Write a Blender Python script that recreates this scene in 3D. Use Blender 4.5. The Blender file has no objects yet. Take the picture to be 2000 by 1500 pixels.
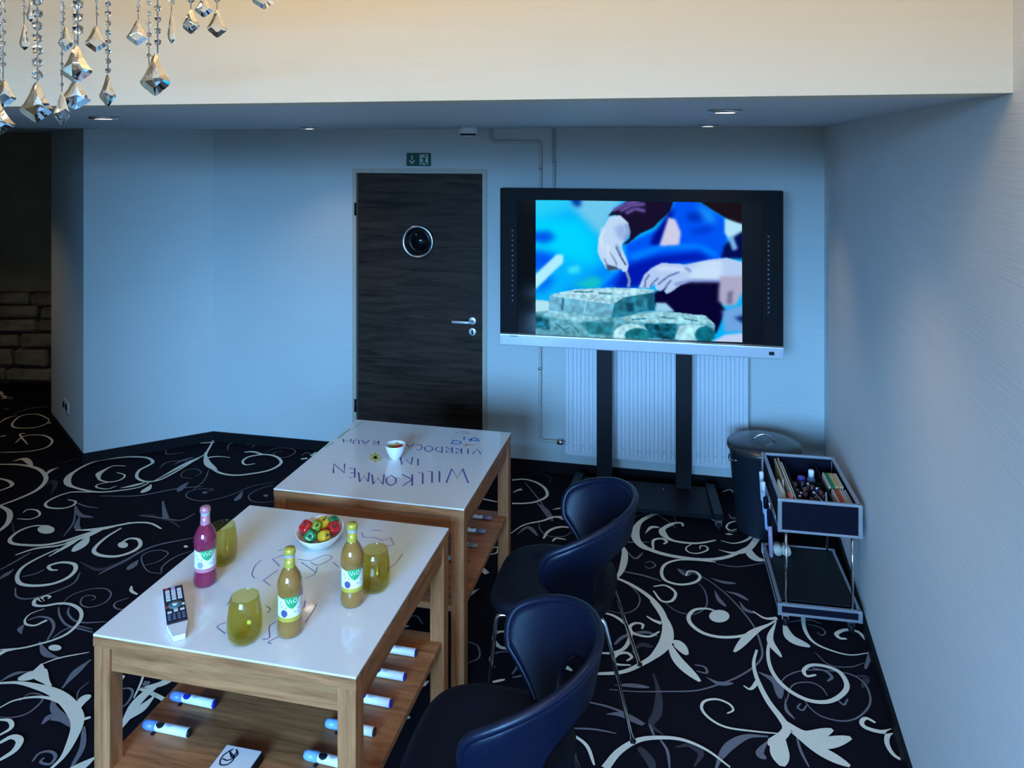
import bpy, bmesh, math, random
import numpy as np
from mathutils import Vector, Matrix
random.seed(7)
R = math.radians
scene = bpy.context.scene
COL = scene.collection

# ------------------------------------------------------------------ camera
CH = 2.2                      # camera height
FPX, CX, HY = 1500.0, 1000.0, 285.0
cam_d = bpy.data.cameras.new('camera'); cam = bpy.data.objects.new('camera', cam_d); COL.objects.link(cam)
cam.location = (0, 0, CH); cam.rotation_euler = (R(90), 0, 0)
cam_d.sensor_width = 36.0; cam_d.lens = 36.0*FPX/2000.0
cam_d.shift_y = -(750.0-HY)/2000.0
cam_d.clip_start = 0.02
scene.camera = cam

# ------------------------------------------------------------------ view
vs = scene.view_settings
vs.view_transform = 'Standard'; vs.look = 'None'; vs.gamma = 1.0; vs.exposure = 0.0
vs.use_curve_mapping = False

# ------------------------------------------------------------------ world (blue daylight outside the window)
w = bpy.data.worlds.new('world'); scene.world = w; w.use_nodes = True
wn = w.node_tree; wbg = wn.nodes['Background']
wtc = wn.nodes.new('ShaderNodeTexCoord'); wsp = wn.nodes.new('ShaderNodeSeparateXYZ'); wmr = wn.nodes.new('ShaderNodeMapRange'); wmx = wn.nodes.new('ShaderNodeMix'); wmx.data_type = 'RGBA'
wmr.inputs['From Min'].default_value = math.sin(R(0.5)); wmr.inputs['From Max'].default_value = math.sin(R(5.0))
wmx.inputs['A'].default_value = (0.010, 0.009, 0.007, 1)      # dark ground outside
wmx.inputs['B'].default_value = (0.20, 0.52, 1.0, 1)          # evening-blue sky
wn.links.new(wtc.outputs['Generated'], wsp.inputs[0]); wn.links.new(wsp.outputs['Z'], wmr.inputs['Value']); wn.links.new(wmr.outputs[0], wmx.inputs['Factor'])
wn.links.new(wmx.outputs['Result'], wbg.inputs[0]); wbg.inputs[1].default_value = 77.0

# room frame: u runs along the back wall to the right, v runs away from the camera
UX, UY = math.cos(R(-12.6)), math.sin(R(-12.6))
VX, VY = -UY, UX
ROT = R(-12.6)
# right wall line (floor plan)
RWK = 0.2678
def rw(Y): return 1.511+RWK*(Y-3.148)
def bw(X): return 5.2435-0.2205*X          # back wall line
Z_SOF = 2.32

# ------------------------------------------------------------------ large lights: daylight through the high window behind the camera
WIN_S0, WIN_S1, WIN_Z0, WIN_Z1 = 0.15, 2.75, 1.20, 3.00
REAR = (rw(-3.5), -3.5)
def rear(s, d=0.0):           # point on the rear wall; d into the room
    return (REAR[0]-UX*s+VX*d, REAR[1]-UY*s+VY*d)
ld = bpy.data.lights.new('window_portal', 'AREA'); ld.shape = 'RECTANGLE'
ld.size = WIN_S1-WIN_S0; ld.size_y = WIN_Z1-WIN_Z0
ld.cycles.is_portal = True            # only guides the sampling of the sky through the window opening
lo = bpy.data.objects.new('window_portal', ld); COL.objects.link(lo)
p = rear((WIN_S0+WIN_S1)/2, -0.10)
lo.location = (p[0], p[1], (WIN_Z0+WIN_Z1)/2)
lo.rotation_euler = Vector((VX, VY, 0)).to_track_quat('-Z', 'Y').to_euler()

# ------------------------------------------------------------------ pixel -> world helpers (image 2000x1500)
def fl(x, y, z=0.0):
    s = (y-HY)/(CH-z)
    return ((x-CX)/s, FPX/s)
def atY(x, y, Y):
    return ((x-CX)/FPX*Y, Y, CH-(y-HY)/FPX*Y)

# ------------------------------------------------------------------ materials
def lin(c):
    c = c/255.0
    return c/12.92 if c <= 0.04045 else ((c+0.055)/1.055)**2.4
def rgb(r, g, b): return (lin(r), lin(g), lin(b), 1)
MATS = {}
def mat(name, col, rough=0.5, metal=0.0, spec=0.5, coat=0.0, trans=0.0, ior=1.45, noise=0.06, nscale=40, bump=0.0, bscale=200,
        emit=None, estr=1.0, stretch=None, sheen=0.0):
    if name in MATS: return MATS[name]
    m = bpy.data.materials.new(name); m.use_nodes = True; nt = m.node_tree
    b = nt.nodes['Principled BSDF']; N = nt.nodes.new; L = nt.links.new
    if len(col) == 3: col = (*col, 1)
    b.inputs['Roughness'].default_value = rough; b.inputs['Metallic'].default_value = metal
    b.inputs['Specular IOR Level'].default_value = spec; b.inputs['Coat Weight'].default_value = coat
    b.inputs['Transmission Weight'].default_value = trans; b.inputs['IOR'].default_value = ior
    b.inputs['Sheen Weight'].default_value = sheen
    tc = N('ShaderNodeTexCoord'); mp = N('ShaderNodeMapping'); L(tc.outputs['Object'], mp.inputs[0])
    if stretch: mp.inputs['Scale'].default_value = stretch
    if noise > 0:
        n = N('ShaderNodeTexNoise'); n.inputs['Scale'].default_value = nscale; n.inputs['Detail'].default_value = 4
        L(mp.outputs[0], n.inputs['Vector'])
        cr = N('ShaderNodeValToRGB')
        cr.color_ramp.elements[0].position = 0.3; cr.color_ramp.elements[1].position = 0.7
        cr.color_ramp.elements[0].color = tuple(max(0, v*(1-noise)) for v in col[:3])+(1,)
        cr.color_ramp.elements[1].color = tuple(min(1, v*(1+noise)) for v in col[:3])+(1,)
        L(n.outputs['Fac'], cr.inputs[0]); L(cr.outputs[0], b.inputs['Base Color'])
    else:
        b.inputs['Base Color'].default_value = col
    if bump > 0:
        n2 = N('ShaderNodeTexNoise'); n2.inputs['Scale'].default_value = bscale; n2.inputs['Detail'].default_value = 3
        L(mp.outputs[0], n2.inputs['Vector'])
        bp = N('ShaderNodeBump'); bp.inputs['Strength'].default_value = bump; bp.inputs['Distance'].default_value = 0.002
        L(n2.outputs['Fac'], bp.inputs['Height']); L(bp.outputs[0], b.inputs['Normal'])
    if emit:
        b.inputs['Emission Color'].default_value = (*emit[:3], 1); b.inputs['Emission Strength'].default_value = estr
    MATS[name] = m
    return m

def wood(name, dark, light, rough=0.5, scale=(1, 1, 1), bands=9.0, coat=0.0):
    m = bpy.data.materials.new(name); m.use_nodes = True; nt = m.node_tree
    b = nt.nodes['Principled BSDF']; N = nt.nodes.new; L = nt.links.new
    b.inputs['Roughness'].default_value = rough; b.inputs['Coat Weight'].default_value = coat
    tc = N('ShaderNodeTexCoord'); mp = N('ShaderNodeMapping'); mp.inputs['Scale'].default_value = scale
    L(tc.outputs['Object'], mp.inputs[0])
    n = N('ShaderNodeTexNoise'); n.inputs['Scale'].default_value = bands; n.inputs['Detail'].default_value = 6
    n.inputs['Distortion'].default_value = 1.2; L(mp.outputs[0], n.inputs['Vector'])
    n2 = N('ShaderNodeTexNoise'); n2.inputs['Scale'].default_value = bands*9; n2.inputs['Detail'].default_value = 3
    L(mp.outputs[0], n2.inputs['Vector'])
    mx = N('ShaderNodeMath'); mx.operation = 'MULTIPLY_ADD'; mx.inputs[1].default_value = 0.3
    L(n2.outputs['Fac'], mx.inputs[0]); 
    mu = N('ShaderNodeMath'); mu.operation = 'MULTIPLY'; mu.inputs[1].default_value = 0.85; L(n.outputs['Fac'], mu.inputs[0])
    L(mu.outputs[0], mx.inputs[2])
    cr = N('ShaderNodeValToRGB'); cr.color_ramp.elements[0].position = 0.38; cr.color_ramp.elements[1].position = 0.72
    cr.color_ramp.elements[0].color = dark; cr.color_ramp.elements[1].color = light
    L(mx.outputs[0], cr.inputs[0]); L(cr.outputs[0], b.inputs['Base Color'])
    bp = N('ShaderNodeBump'); bp.inputs['Strength'].default_value = 0.12; bp.inputs['Distance'].default_value = 0.001
    L(mx.outputs[0], bp.inputs['Height']); L(bp.outputs[0], b.inputs['Normal'])
    return m

def wallpaper(name, col, streak=0.06, bump=0.25):
    m = bpy.data.materials.new(name); m.use_nodes = True; nt = m.node_tree
    b = nt.nodes['Principled BSDF']; N = nt.nodes.new; L = nt.links.new
    b.inputs['Roughness'].default_value = 0.6; b.inputs['Specular IOR Level'].default_value = 0.3
    tc = N('ShaderNodeTexCoord'); mp = N('ShaderNodeMapping'); mp.inputs['Scale'].default_value = (2.0, 2.0, 130)
    L(tc.outputs['Object'], mp.inputs[0])
    n = N('ShaderNodeTexNoise'); n.inputs['Scale'].default_value = 1.6; n.inputs['Detail'].default_value = 5; L(mp.outputs[0], n.inputs['Vector'])
    n2 = N('ShaderNodeTexNoise'); n2.inputs['Scale'].default_value = 1.1; n2.inputs['Detail'].default_value = 3; L(tc.outputs['Object'], n2.inputs['Vector'])
    mx = N('ShaderNodeMath'); mx.operation = 'MULTIPLY_ADD'; mx.inputs[1].default_value = 0.5
    mu = N('ShaderNodeMath'); mu.operation = 'MULTIPLY'; mu.inputs[1].default_value = 0.5
    L(n.outputs['Fac'], mx.inputs[0]); L(n2.outputs['Fac'], mu.inputs[0]); L(mu.outputs[0], mx.inputs[2])
    cr = N('ShaderNodeValToRGB'); cr.color_ramp.elements[0].position = 0.3; cr.color_ramp.elements[1].position = 0.7
    cr.color_ramp.elements[0].color = tuple(v*(1-streak) for v in col[:3])+(1,)
    cr.color_ramp.elements[1].color = tuple(min(1, v*(1+streak)) for v in col[:3])+(1,)
    L(mx.outputs[0], cr.inputs[0]); L(cr.outputs[0], b.inputs['Base Color'])
    bp = N('ShaderNodeBump'); bp.inputs['Strength'].default_value = bump; bp.inputs['Distance'].default_value = 0.002
    L(n.outputs['Fac'], bp.inputs['Height']); L(bp.outputs[0], b.inputs['Normal'])
    return m

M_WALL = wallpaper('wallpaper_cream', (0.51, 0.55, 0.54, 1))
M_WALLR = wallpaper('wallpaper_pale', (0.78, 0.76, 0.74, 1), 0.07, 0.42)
M_BULK = wallpaper('wallpaper_bulkhead', (0.75, 0.66, 0.505, 1), 0.03, 0.08)
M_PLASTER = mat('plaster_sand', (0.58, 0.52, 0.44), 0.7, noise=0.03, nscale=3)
M_CEIL = mat('soffit_white', (0.66, 0.66, 0.68), 0.6, noise=0.02, nscale=3)
M_BASE = mat('baseboard_black', (0.006, 0.006, 0.008), 0.6, spec=0.15)
M_CARPET = mat('carpet_black', (0.0065, 0.0055, 0.010), 0.95, spec=0.1, noise=0.35, nscale=500, bump=0.6, bscale=700)
M_SCROLL = mat('carpet_ivory', (0.76, 0.71, 0.58), 0.95, spec=0.1, noise=0.12, nscale=400, bump=0.4, bscale=700)
M_SCROLLG = mat('carpet_grey', (0.17, 0.165, 0.19), 0.95, spec=0.1, noise=0.15, nscale=400, bump=0.4, bscale=700)
M_SCROLLD = mat('carpet_dark_grey', (0.05, 0.047, 0.058), 0.95, spec=0.1, noise=0.15, nscale=400, bump=0.4, bscale=700)
M_DOOR = wood('dark_walnut', (0.010, 0.006, 0.004, 1), (0.045, 0.028, 0.020, 1), 0.5, (0.5, 0.5, 6.0), 4.0)
M_DOOR.node_tree.nodes['Principled BSDF'].inputs['Specular IOR Level'].default_value = 0.15
M_FRAME = mat('door_frame_cream', (0.42, 0.38, 0.31), 0.5, noise=0.03)
M_CHROME = mat('chrome', (0.75, 0.75, 0.78), 0.12, 1.0, noise=0.02)
M_SATIN = mat('satin_metal', (0.72, 0.72, 0.74), 0.35, 0.35, noise=0.02)
M_STEEL = mat('brushed_steel', (0.62, 0.62, 0.64), 0.28, 1.0, noise=0.04)
M_OAK = wood('oak', (0.20, 0.065, 0.018, 1), (0.48, 0.19, 0.070, 1), 0.5, (1.2, 14, 14), 1.6)
M_OAKY = wood('oak_lengthwise', (0.20, 0.065, 0.018, 1), (0.48, 0.19, 0.070, 1), 0.5, (14, 1.2, 14), 1.6)
M_OAKZ = wood('oak_upright', (0.20, 0.065, 0.018, 1), (0.48, 0.19, 0.070, 1), 0.5, (14, 14, 1.2), 1.6)
M_TOP = mat('white_gloss', (0.80, 0.80, 0.80), 0.10, spec=0.5, coat=0.3, noise=0.01)
M_BLACK = mat('black_plastic', (0.007, 0.007, 0.009), 0.5, spec=0.2, noise=0.1)
M_BLACKM = mat('black_metal', (0.005, 0.005, 0.008), 0.45, 0.0, spec=0.25, noise=0.1)
M_BEZEL = mat('matt_black_bezel', (0.004, 0.004, 0.006), 0.5, spec=0.12, noise=0.1)
M_GLASSBLK = mat('screen_glass_black', (0.004, 0.004, 0.006), 0.10, spec=0.25, noise=0.0)
M_SILVER = mat('silver_plastic', (0.55, 0.56, 0.60), 0.35, 0.4, noise=0.03)
M_RADI = mat('radiator_white', (0.62, 0.63, 0.66), 0.35, noise=0.02)
M_PIPE = mat('pipe_cream', (0.50, 0.48, 0.43), 0.45, noise=0.03)
M_LEATHER = mat('navy_black_leather', (0.0035, 0.0065, 0.021), 0.36, spec=0.42, noise=0.2, nscale=120, bump=0.25, bscale=420)
M_SEATL = mat('navy_black_seat_leather', (0.004, 0.0045, 0.010), 0.6, spec=0.2, noise=0.2, nscale=120, bump=0.3, bscale=420)
M_WHITE = mat('white_plastic', (0.78, 0.78, 0.80), 0.3, noise=0.02)
M_PORC = mat('white_porcelain', (0.82, 0.82, 0.82), 0.12, coat=0.5, noise=0.01)
M_BINB = mat('slate_blue_steel', (0.016, 0.022, 0.036), 0.5, 0.3, noise=0.1)
M_LIDT = mat('bin_lid_grey', (0.07, 0.068, 0.066), 0.3, 0.6, noise=0.1)
M_ALU = mat('aluminium', (0.48, 0.48, 0.52), 0.3, 0.7, noise=0.03)
M_NAVY = mat('navy_panel', (0.0028, 0.0030, 0.010), 0.8, spec=0.15, noise=0.2, nscale=200)
M_SOCK = mat('socket_white', (0.55, 0.54, 0.5), 0.4)
M_STONE = mat('rubble_stone', (0.20, 0.155, 0.095), 0.9, noise=0.35, nscale=9, bump=0.8, bscale=30)
M_MORTAR = mat('mortar_dark', (0.05, 0.042, 0.032), 0.95, noise=0.3)
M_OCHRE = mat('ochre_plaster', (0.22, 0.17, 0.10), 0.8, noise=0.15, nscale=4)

# ------------------------------------------------------------------ mesh builder
class MB:
    def __init__(s): s.v = []; s.f = []; s.sm = []
    def add(s, vs_, fs_, smooth=False):
        o = len(s.v); s.v += [tuple(q) for q in vs_]
        for f in fs_: s.f.append(tuple(o+i for i in f)); s.sm.append(smooth)
        return s
    def box(s, x0, x1, y0, y1, z0, z1, bev=0.0):
        if bev <= 0:
            vs_ = [(x, y, z) for z in (z0, z1) for y in (y0, y1) for x in (x0, x1)]
            return s.add(vs_, [(0, 2, 3, 1), (4, 5, 7, 6), (0, 1, 5, 4), (2, 6, 7, 3), (0, 4, 6, 2), (1, 3, 7, 5)])
        bm = bmesh.new(); bmesh.ops.create_cube(bm, size=1)
        bmesh.ops.scale(bm, vec=(x1-x0, y1-y0, z1-z0), verts=bm.verts)
        bmesh.ops.translate(bm, vec=((x0+x1)/2, (y0+y1)/2, (z0+z1)/2), verts=bm.verts)
        bmesh.ops.bevel(bm, geom=bm.edges[:]+bm.verts[:], offset=bev, segments=2, affect='EDGES', profile=0.7)
        return s.from_bm(bm)
    def from_bm(s, bm, smooth=False):
        bm.verts.index_update()
        s.add([v.co[:] for v in bm.verts], [[v.index for v in f.verts] for f in bm.faces], smooth); bm.free(); return s
    def tube(s, pts, r, n=10, closed=False, caps=True):
        pts = [Vector(q) for q in pts]; m = len(pts)
        rs = r if isinstance(r, (list, tuple)) else [r]*m
        rings = []; prev = None
        for i, q in enumerate(pts):
            if closed: t = pts[(i+1) % m]-pts[i-1]
            else: t = pts[min(i+1, m-1)]-pts[max(i-1, 0)]
            t = t.normalized() if t.length > 1e-9 else Vector((0, 0, 1))
            if prev is None:
                a = Vector((0, 0, 1)) if abs(t.z) < 0.9 else Vector((1, 0, 0))
                n1 = t.cross(a).normalized()
            else:
                n1 = (prev-t*prev.dot(t)); n1 = n1.normalized() if n1.length > 1e-6 else prev
            prev = n1; n2 = t.cross(n1)
            rings.append([q+(n1*math.cos(2*math.pi*k/n)+n2*math.sin(2*math.pi*k/n))*rs[i] for k in range(n)])
        vs_ = [c for r_ in rings for c in r_]; fs_ = []
        for i in range(m if closed else m-1):
            a = i*n; b = ((i+1) % m)*n
            for k in range(n): fs_.append((a+k, b+k, b+(k+1) % n, a+(k+1) % n))
        if caps and not closed:
            fs_.append(tuple(range(n))); fs_.append(tuple((m-1)*n+k for k in reversed(range(n))))
        fs_ = [tuple(reversed(f)) for f in fs_]
        return s.add(vs_, fs_, True)
    def lathe(s, prof, n=32, c=(0, 0, 0), closed_top=True, closed_bot=True, smooth=True):
        vs_ = []; fs_ = []; m = len(prof)
        for (r, z) in prof:
            for k in range(n):
                a = 2*math.pi*k/n; vs_.append((c[0]+r*math.cos(a), c[1]+r*math.sin(a), c[2]+z))
        for i in range(m-1):
            for k in range(n): fs_.append((i*n+k, i*n+(k+1) % n, (i+1)*n+(k+1) % n, (i+1)*n+k))
        if closed_bot: fs_.append(tuple(reversed(range(n))))
        if closed_top: fs_.append(tuple((m-1)*n+k for k in range(n)))
        return s.add(vs_, fs_, smooth)
    def prism(s, poly, z0, z1):
        n = len(poly)
        a = sum(poly[i][0]*poly[(i+1) % n][1]-poly[(i+1) % n][0]*poly[i][1] for i in range(n))
        if a < 0: poly = poly[::-1]
        vs_ = [(x, y, z0) for x, y in poly]+[(x, y, z1) for x, y in poly]
        fs_ = [tuple(reversed(range(n))), tuple(range(n, 2*n))]+[(i, (i+1) % n, n+(i+1) % n, n+i) for i in range(n)]
        return s.add(vs_, fs_)
    def xf(s, M):
        s.v = [tuple(M @ Vector(q)) for q in s.v]; return s
    def build(s, name, m, parent=None, loc=None, rot=None):
        me = bpy.data.meshes.new(name); me.from_pydata(s.v, [], s.f)
        me.polygons.foreach_set('use_smooth', s.sm); me.update()
        o = bpy.data.objects.new(name, me); COL.objects.link(o)
        if m: me.materials.append(m)
        if parent: o.parent = parent
        if loc: o.location = loc
        if rot: o.rotation_euler = rot
        return o

def tag(o, label=None, cat=None, group=None, kind=None):
    if label: o['label'] = label
    if cat: o['category'] = cat
    if group: o['group'] = group
    if kind: o['kind'] = kind
    return o
def thing(name, label, cat, loc=(0, 0, 0), rz=0.0, group=None, rot=None):
    o = bpy.data.objects.new(name, None); COL.objects.link(o); o.empty_display_size = 0.05
    o.location = loc; o.rotation_euler = rot if rot else (0, 0, rz)
    return tag(o, label, cat, group)
def struct(o): o['kind'] = 'structure'; return o
def copy_tree(o, parent=None):
    c = o.copy(); COL.objects.link(c)
    if parent: c.parent = parent
    for ch in list(o.children): copy_tree(ch, c)
    return c
def autosmooth(o, ang=40):
    me = o.data; me.set_sharp_from_angle(angle=R(ang)); return o
def box_obj(name, dims, m, parent=None, bev=0.0): return MB().box(*dims, bev=bev).build(name, m, parent)

def catmull(P, k=6):
    if len(P) < 3:
        out = []
        for j in range(k*2+1):
            t = j/(k*2); out.append(tuple(P[0][d]*(1-t)+P[1][d]*t for d in range(len(P[0]))))
        return out
    P = [tuple(2*P[0][d]-P[1][d] for d in range(len(P[0])))]+list(P)+[tuple(2*P[-1][d]-P[-2][d] for d in range(len(P[0])))]
    out = []
    for i in range(1, len(P)-2):
        a, b, c, e = P[i-1], P[i], P[i+1], P[i+2]
        for j in range(k):
            t = j/k
            out.append(tuple(0.5*((2*b[d])+(-a[d]+c[d])*t+(2*a[d]-5*b[d]+4*c[d]-e[d])*t*t+(-a[d]+3*b[d]-3*c[d]+e[d])*t**3) for d in range(len(b))))
    out.append(P[-2]); return out

def ribbon(mb, pts, wid, place, k=6, smooth=True):
    """pts: 2d points; wid: width or function(t); place: (x, y) -> (X, Y, Z)"""
    q = catmull(pts, k) if smooth else list(pts)
    n = len(q); vs_ = []
    for i in range(n):
        a = q[max(0, i-1)]; b = q[min(n-1, i+1)]
        dx, dy = b[0]-a[0], b[1]-a[1]; l = math.hypot(dx, dy) or 1
        t = i/(n-1); h = (wid(t) if callable(wid) else wid)/2
        vs_.append(place(q[i][0]-dy/l*h, q[i][1]+dx/l*h)); vs_.append(place(q[i][0]+dy/l*h, q[i][1]-dx/l*h))
    mb.add(vs_, [(2*i, 2*i+1, 2*i+3, 2*i+2) for i in range(n-1)])

# ================================================================== SETTING
def wall_seg(mb, p, q, z0, z1, t=0.12, side=1):
    """vertical slab from p to q; thickness t laid to the left (side=1) or right of p->q"""
    dx, dy = q[0]-p[0], q[1]-p[1]; l = math.hypot(dx, dy); nx, ny = -dy/l*t*side, dx/l*t*side
    mb.prism([p, q, (q[0]+nx, q[1]+ny), (p[0]+nx, p[1]+ny)], z0, z1)

TOPZ = 4.2
LC = (-2.23, bw(-2.23))                       # corner back wall / angled wall
LP = (-2.968, 5.32)                           # pillar corner
LQ = (-3.686, 6.144)                          # pillar far end
RC_Y = (5.2435-0.2205*(1.511-RWK*3.148))/(1+0.2205*RWK); RC = (rw(RC_Y), RC_Y)
BKL = lambda X: 1.733-0.2256*(X-1.153)        # bulkhead face line
NLX = -2.5; NL = (NLX, BKL(NLX))              # end of the near left wall
BK_R = ((1.511-RWK*3.148)+RWK*0, 0)
yb = (1.733+0.2256*1.153-0.2256*(1.511-RWK*3.148))/(1+0.2256*RWK); BKR = (rw(yb), yb)
RL = rear(3.3)

fl_mb = MB().prism([(-7, -4.2), (3, -4.2), (3, 7.6), (-7, 7.6)], -0.1, 0.0)
floor = struct(fl_mb.build('floor', M_CARPET))

# door position on the back wall
def bw_at(px):
    k = (px-CX)/FPX; Y = 5.2435/(1+0.2205*k); return (k*Y, Y)
DL, DR = bw_at(697), bw_at(943); DH = 2.01
dwl = math.hypot(DR[0]-DL[0], DR[1]-DL[1])
FR_W = 0.03
def along(p, q, d): 
    l = math.hypot(q[0]-p[0], q[1]-p[1]); return (p[0]+(q[0]-p[0])/l*d, p[1]+(q[1]-p[1])/l*d)
mb = MB()
wall_seg(mb, LC, along(DL, DR, -FR_W), 0, Z_SOF, 0.12, 1)
wall_seg(mb, along(DL, DR, dwl+FR_W), RC, 0, Z_SOF, 0.12, 1)
wall_seg(mb, along(DL, DR, -FR_W), along(DL, DR, dwl+FR_W), DH+FR_W, Z_SOF, 0.12, 1)
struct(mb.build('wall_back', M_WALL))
mb = MB(); wall_seg(mb, (rw(-3.7), -3.7), RC, 0, TOPZ, 0.12, -1)
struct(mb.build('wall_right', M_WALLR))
mb = MB(); mb.prism([LP, LC, (LC[0]+0.05, 7.15), (LQ[0], 7.15), LQ], 0, Z_SOF)
struct(mb.build('wall_left', M_WALL))
mb = MB(); wall_seg(mb, BKR, (-6.2, BKL(-6.2)), Z_SOF, TOPZ, 0.14, -1)
struct(mb.build('wall_bulkhead', M_BULK))
mb = MB(); mb.prism([(BKR[0]+VX*.03+.03, BKR[1]+VY*.03), (-6.2+VX*.03, BKL(-6.2)+VY*.03), (-6.3, 7.5), (2.6, 7.5), (RC[0]+0.06, RC[1])], Z_SOF+0.0005, Z_SOF+0.12)
struct(mb.build('ceiling_soffit', M_CEIL))
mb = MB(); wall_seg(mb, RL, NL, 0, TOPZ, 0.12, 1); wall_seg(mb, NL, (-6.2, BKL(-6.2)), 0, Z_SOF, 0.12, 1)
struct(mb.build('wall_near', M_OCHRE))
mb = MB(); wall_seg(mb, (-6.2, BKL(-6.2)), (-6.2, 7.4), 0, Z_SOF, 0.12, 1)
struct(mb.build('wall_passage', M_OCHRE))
# rear wall with the window opening
mb = MB()
wall_seg(mb, rear(-0.1), rear(WIN_S0), 0, TOPZ, 0.12, 1); wall_seg(mb, rear(WIN_S1), rear(3.4), 0, TOPZ, 0.12, 1)
wall_seg(mb, rear(WIN_S0), rear(WIN_S1), 0, WIN_Z0, 0.12, 1); wall_seg(mb, rear(WIN_S0), rear(WIN_S1), WIN_Z1, TOPZ, 0.12, 1)
struct(mb.build('wall_rear', M_PLASTER))
wf = MB(); wo = (rear(0)[0], rear(0)[1], 0)
for a, b in ((WIN_S0, WIN_S0+0.05), (WIN_S1-0.05, WIN_S1), ((WIN_S0+WIN_S1)/2-0.025, (WIN_S0+WIN_S1)/2+0.025)):
    wall_seg(wf, rear(a, -0.03), rear(b, -0.03), WIN_Z0, WIN_Z1, 0.05, 1)
for a, b in ((WIN_Z0, WIN_Z0+0.05), (WIN_Z1-0.05, WIN_Z1)):
    wall_seg(wf, rear(WIN_S0, -0.03), rear(WIN_S1, -0.03), a, b, 0.05, 1)
struct(wf.build('window_1', M_WHITE))
mb = MB().prism([(rw(-3.7)+0.3, -3.9), (BKR[0]+0.2, BKR[1]), (NLX-0.2, NL[1]), (-4.0, -2.7)], TOPZ, TOPZ+0.1)
struct(mb.build('ceiling', M_PLASTER))

# stone wall in the dim passage far left: upper plaster on a rubble plinth
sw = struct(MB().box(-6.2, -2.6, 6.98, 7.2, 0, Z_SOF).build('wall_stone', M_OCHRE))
MB().box(-6.2, -2.7, 6.95, 6.985, 0.0, 0.88).build('mortar_bed', M_MORTAR, sw)
zc = 0.07
rnd = random.Random(3)
while zc < 0.80:
    h = rnd.uniform(0.12, 0.19); x = -5.3+rnd.uniform(-0.2, 0)
    h = min(h, 0.88-zc)
    while x < -3.35:
        wd = rnd.uniform(0.22, 0.5)
        bm = bmesh.new(); bmesh.ops.create_cube(bm, size=1)
        bmesh.ops.scale(bm, vec=(wd-0.025, 0.09, h-0.022), verts=bm.verts)
        bmesh.ops.bevel(bm, geom=bm.edges[:], offset=0.02, segments=1, affect='EDGES')
        for v in bm.verts: v.co += Vector((rnd.uniform(-.012, .012), rnd.uniform(-.012, .012), rnd.uniform(-.012, .012)))
        MB().from_bm(bm).build('stone', M_STONE, sw, loc=(x+wd/2, 6.945, zc+h/2))
        x += wd
    zc += h

# baseboards
def baseboard(name, p, q, side):
    mb = MB(); wall_seg(mb, p, q, 0, 0.07, 0.014, side); struct(mb.build(name, M_BASE))
baseboard('baseboard_back', LC, along(DL, DR, -FR_W), -1)
baseboard('baseboard_back_end', along(DL, DR, dwl+FR_W), RC, -1)
baseboard('baseboard_right', (rw(0.3), 0.3), RC, 1)
baseboard('baseboard_left', LP, LC, -1)
baseboard('baseboard_pillar', LQ, LP, -1)
baseboard('baseboard_stone', (-6.1, 6.89), (-3.4, 6.89), -1)

# ------------------------------------------------------------------ carpet pattern
def crop(x0, y0, s): return lambda p: (x0+p[0]/s, y0+p[1]/s)
CB = crop(1100, 900, 2.5); CA = crop(0, 780, 3.3333); CC = crop(0, 1150, 4.285); CD = crop(1000, 870, 4.1667); CE = crop(900, 900, 4.1667)
lay = {'w': MB(), 'g': MB(), 'd': MB()}
zlay = {'w': 0.0060, 'g': 0.0030, 'd': 0.0010}
occ = []
def stroke(cr, kind, pts, wpx, prof='t', sc=None):
    """wpx: nominal width in cm; prof t: tapered both ends, s: swelling, l: leaf, a: thick start, b: thick end, e: even"""
    P = [fl(*cr(p)) for p in pts]
    w_ = wpx/100.0*(1.15 if kind == 'w' else 1.0)
    f = {'t': lambda t: w_*(0.45+0.55*math.sin(math.pi*min(1, max(0, t)))**0.6),
         's': lambda t: w_*(0.25+0.75*math.sin(math.pi*t)**2),
         'l': lambda t: w_*max(0.04, math.sin(math.pi*min(1, t*0.92+0.04))**0.8*(0.45+0.8*t)),
         'a': lambda t: w_*(1.0-0.75*t), 'b': lambda t: w_*(0.25+0.75*t), 'e': lambda t: w_}[prof]
    zz = zlay[kind]+4e-6*len(lay[kind].f)/8
    ribbon(lay[kind], P, f, lambda x, y: (x, y, zz))
    occ.extend(P)
def blob(cr, kind, c, rx, ry):
    pts = [fl(*cr((c[0]+rx*math.cos(a*math.pi/8), c[1]+ry*math.sin(a*math.pi/8)))) for a in range(16)]
    m = fl(*cr(c)); n = len(pts)
    a = lay[kind]; a.add([(m[0], m[1], zlay[kind]+.0002)]+[(x, y, zlay[kind]+.0002) for x, y in pts], [(0, i+1, (i+1) % n+1) for i in range(n)][::-1] if False else [(0, (i+1) % n+1, i+1) for i in range(n)])

S = stroke
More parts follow.
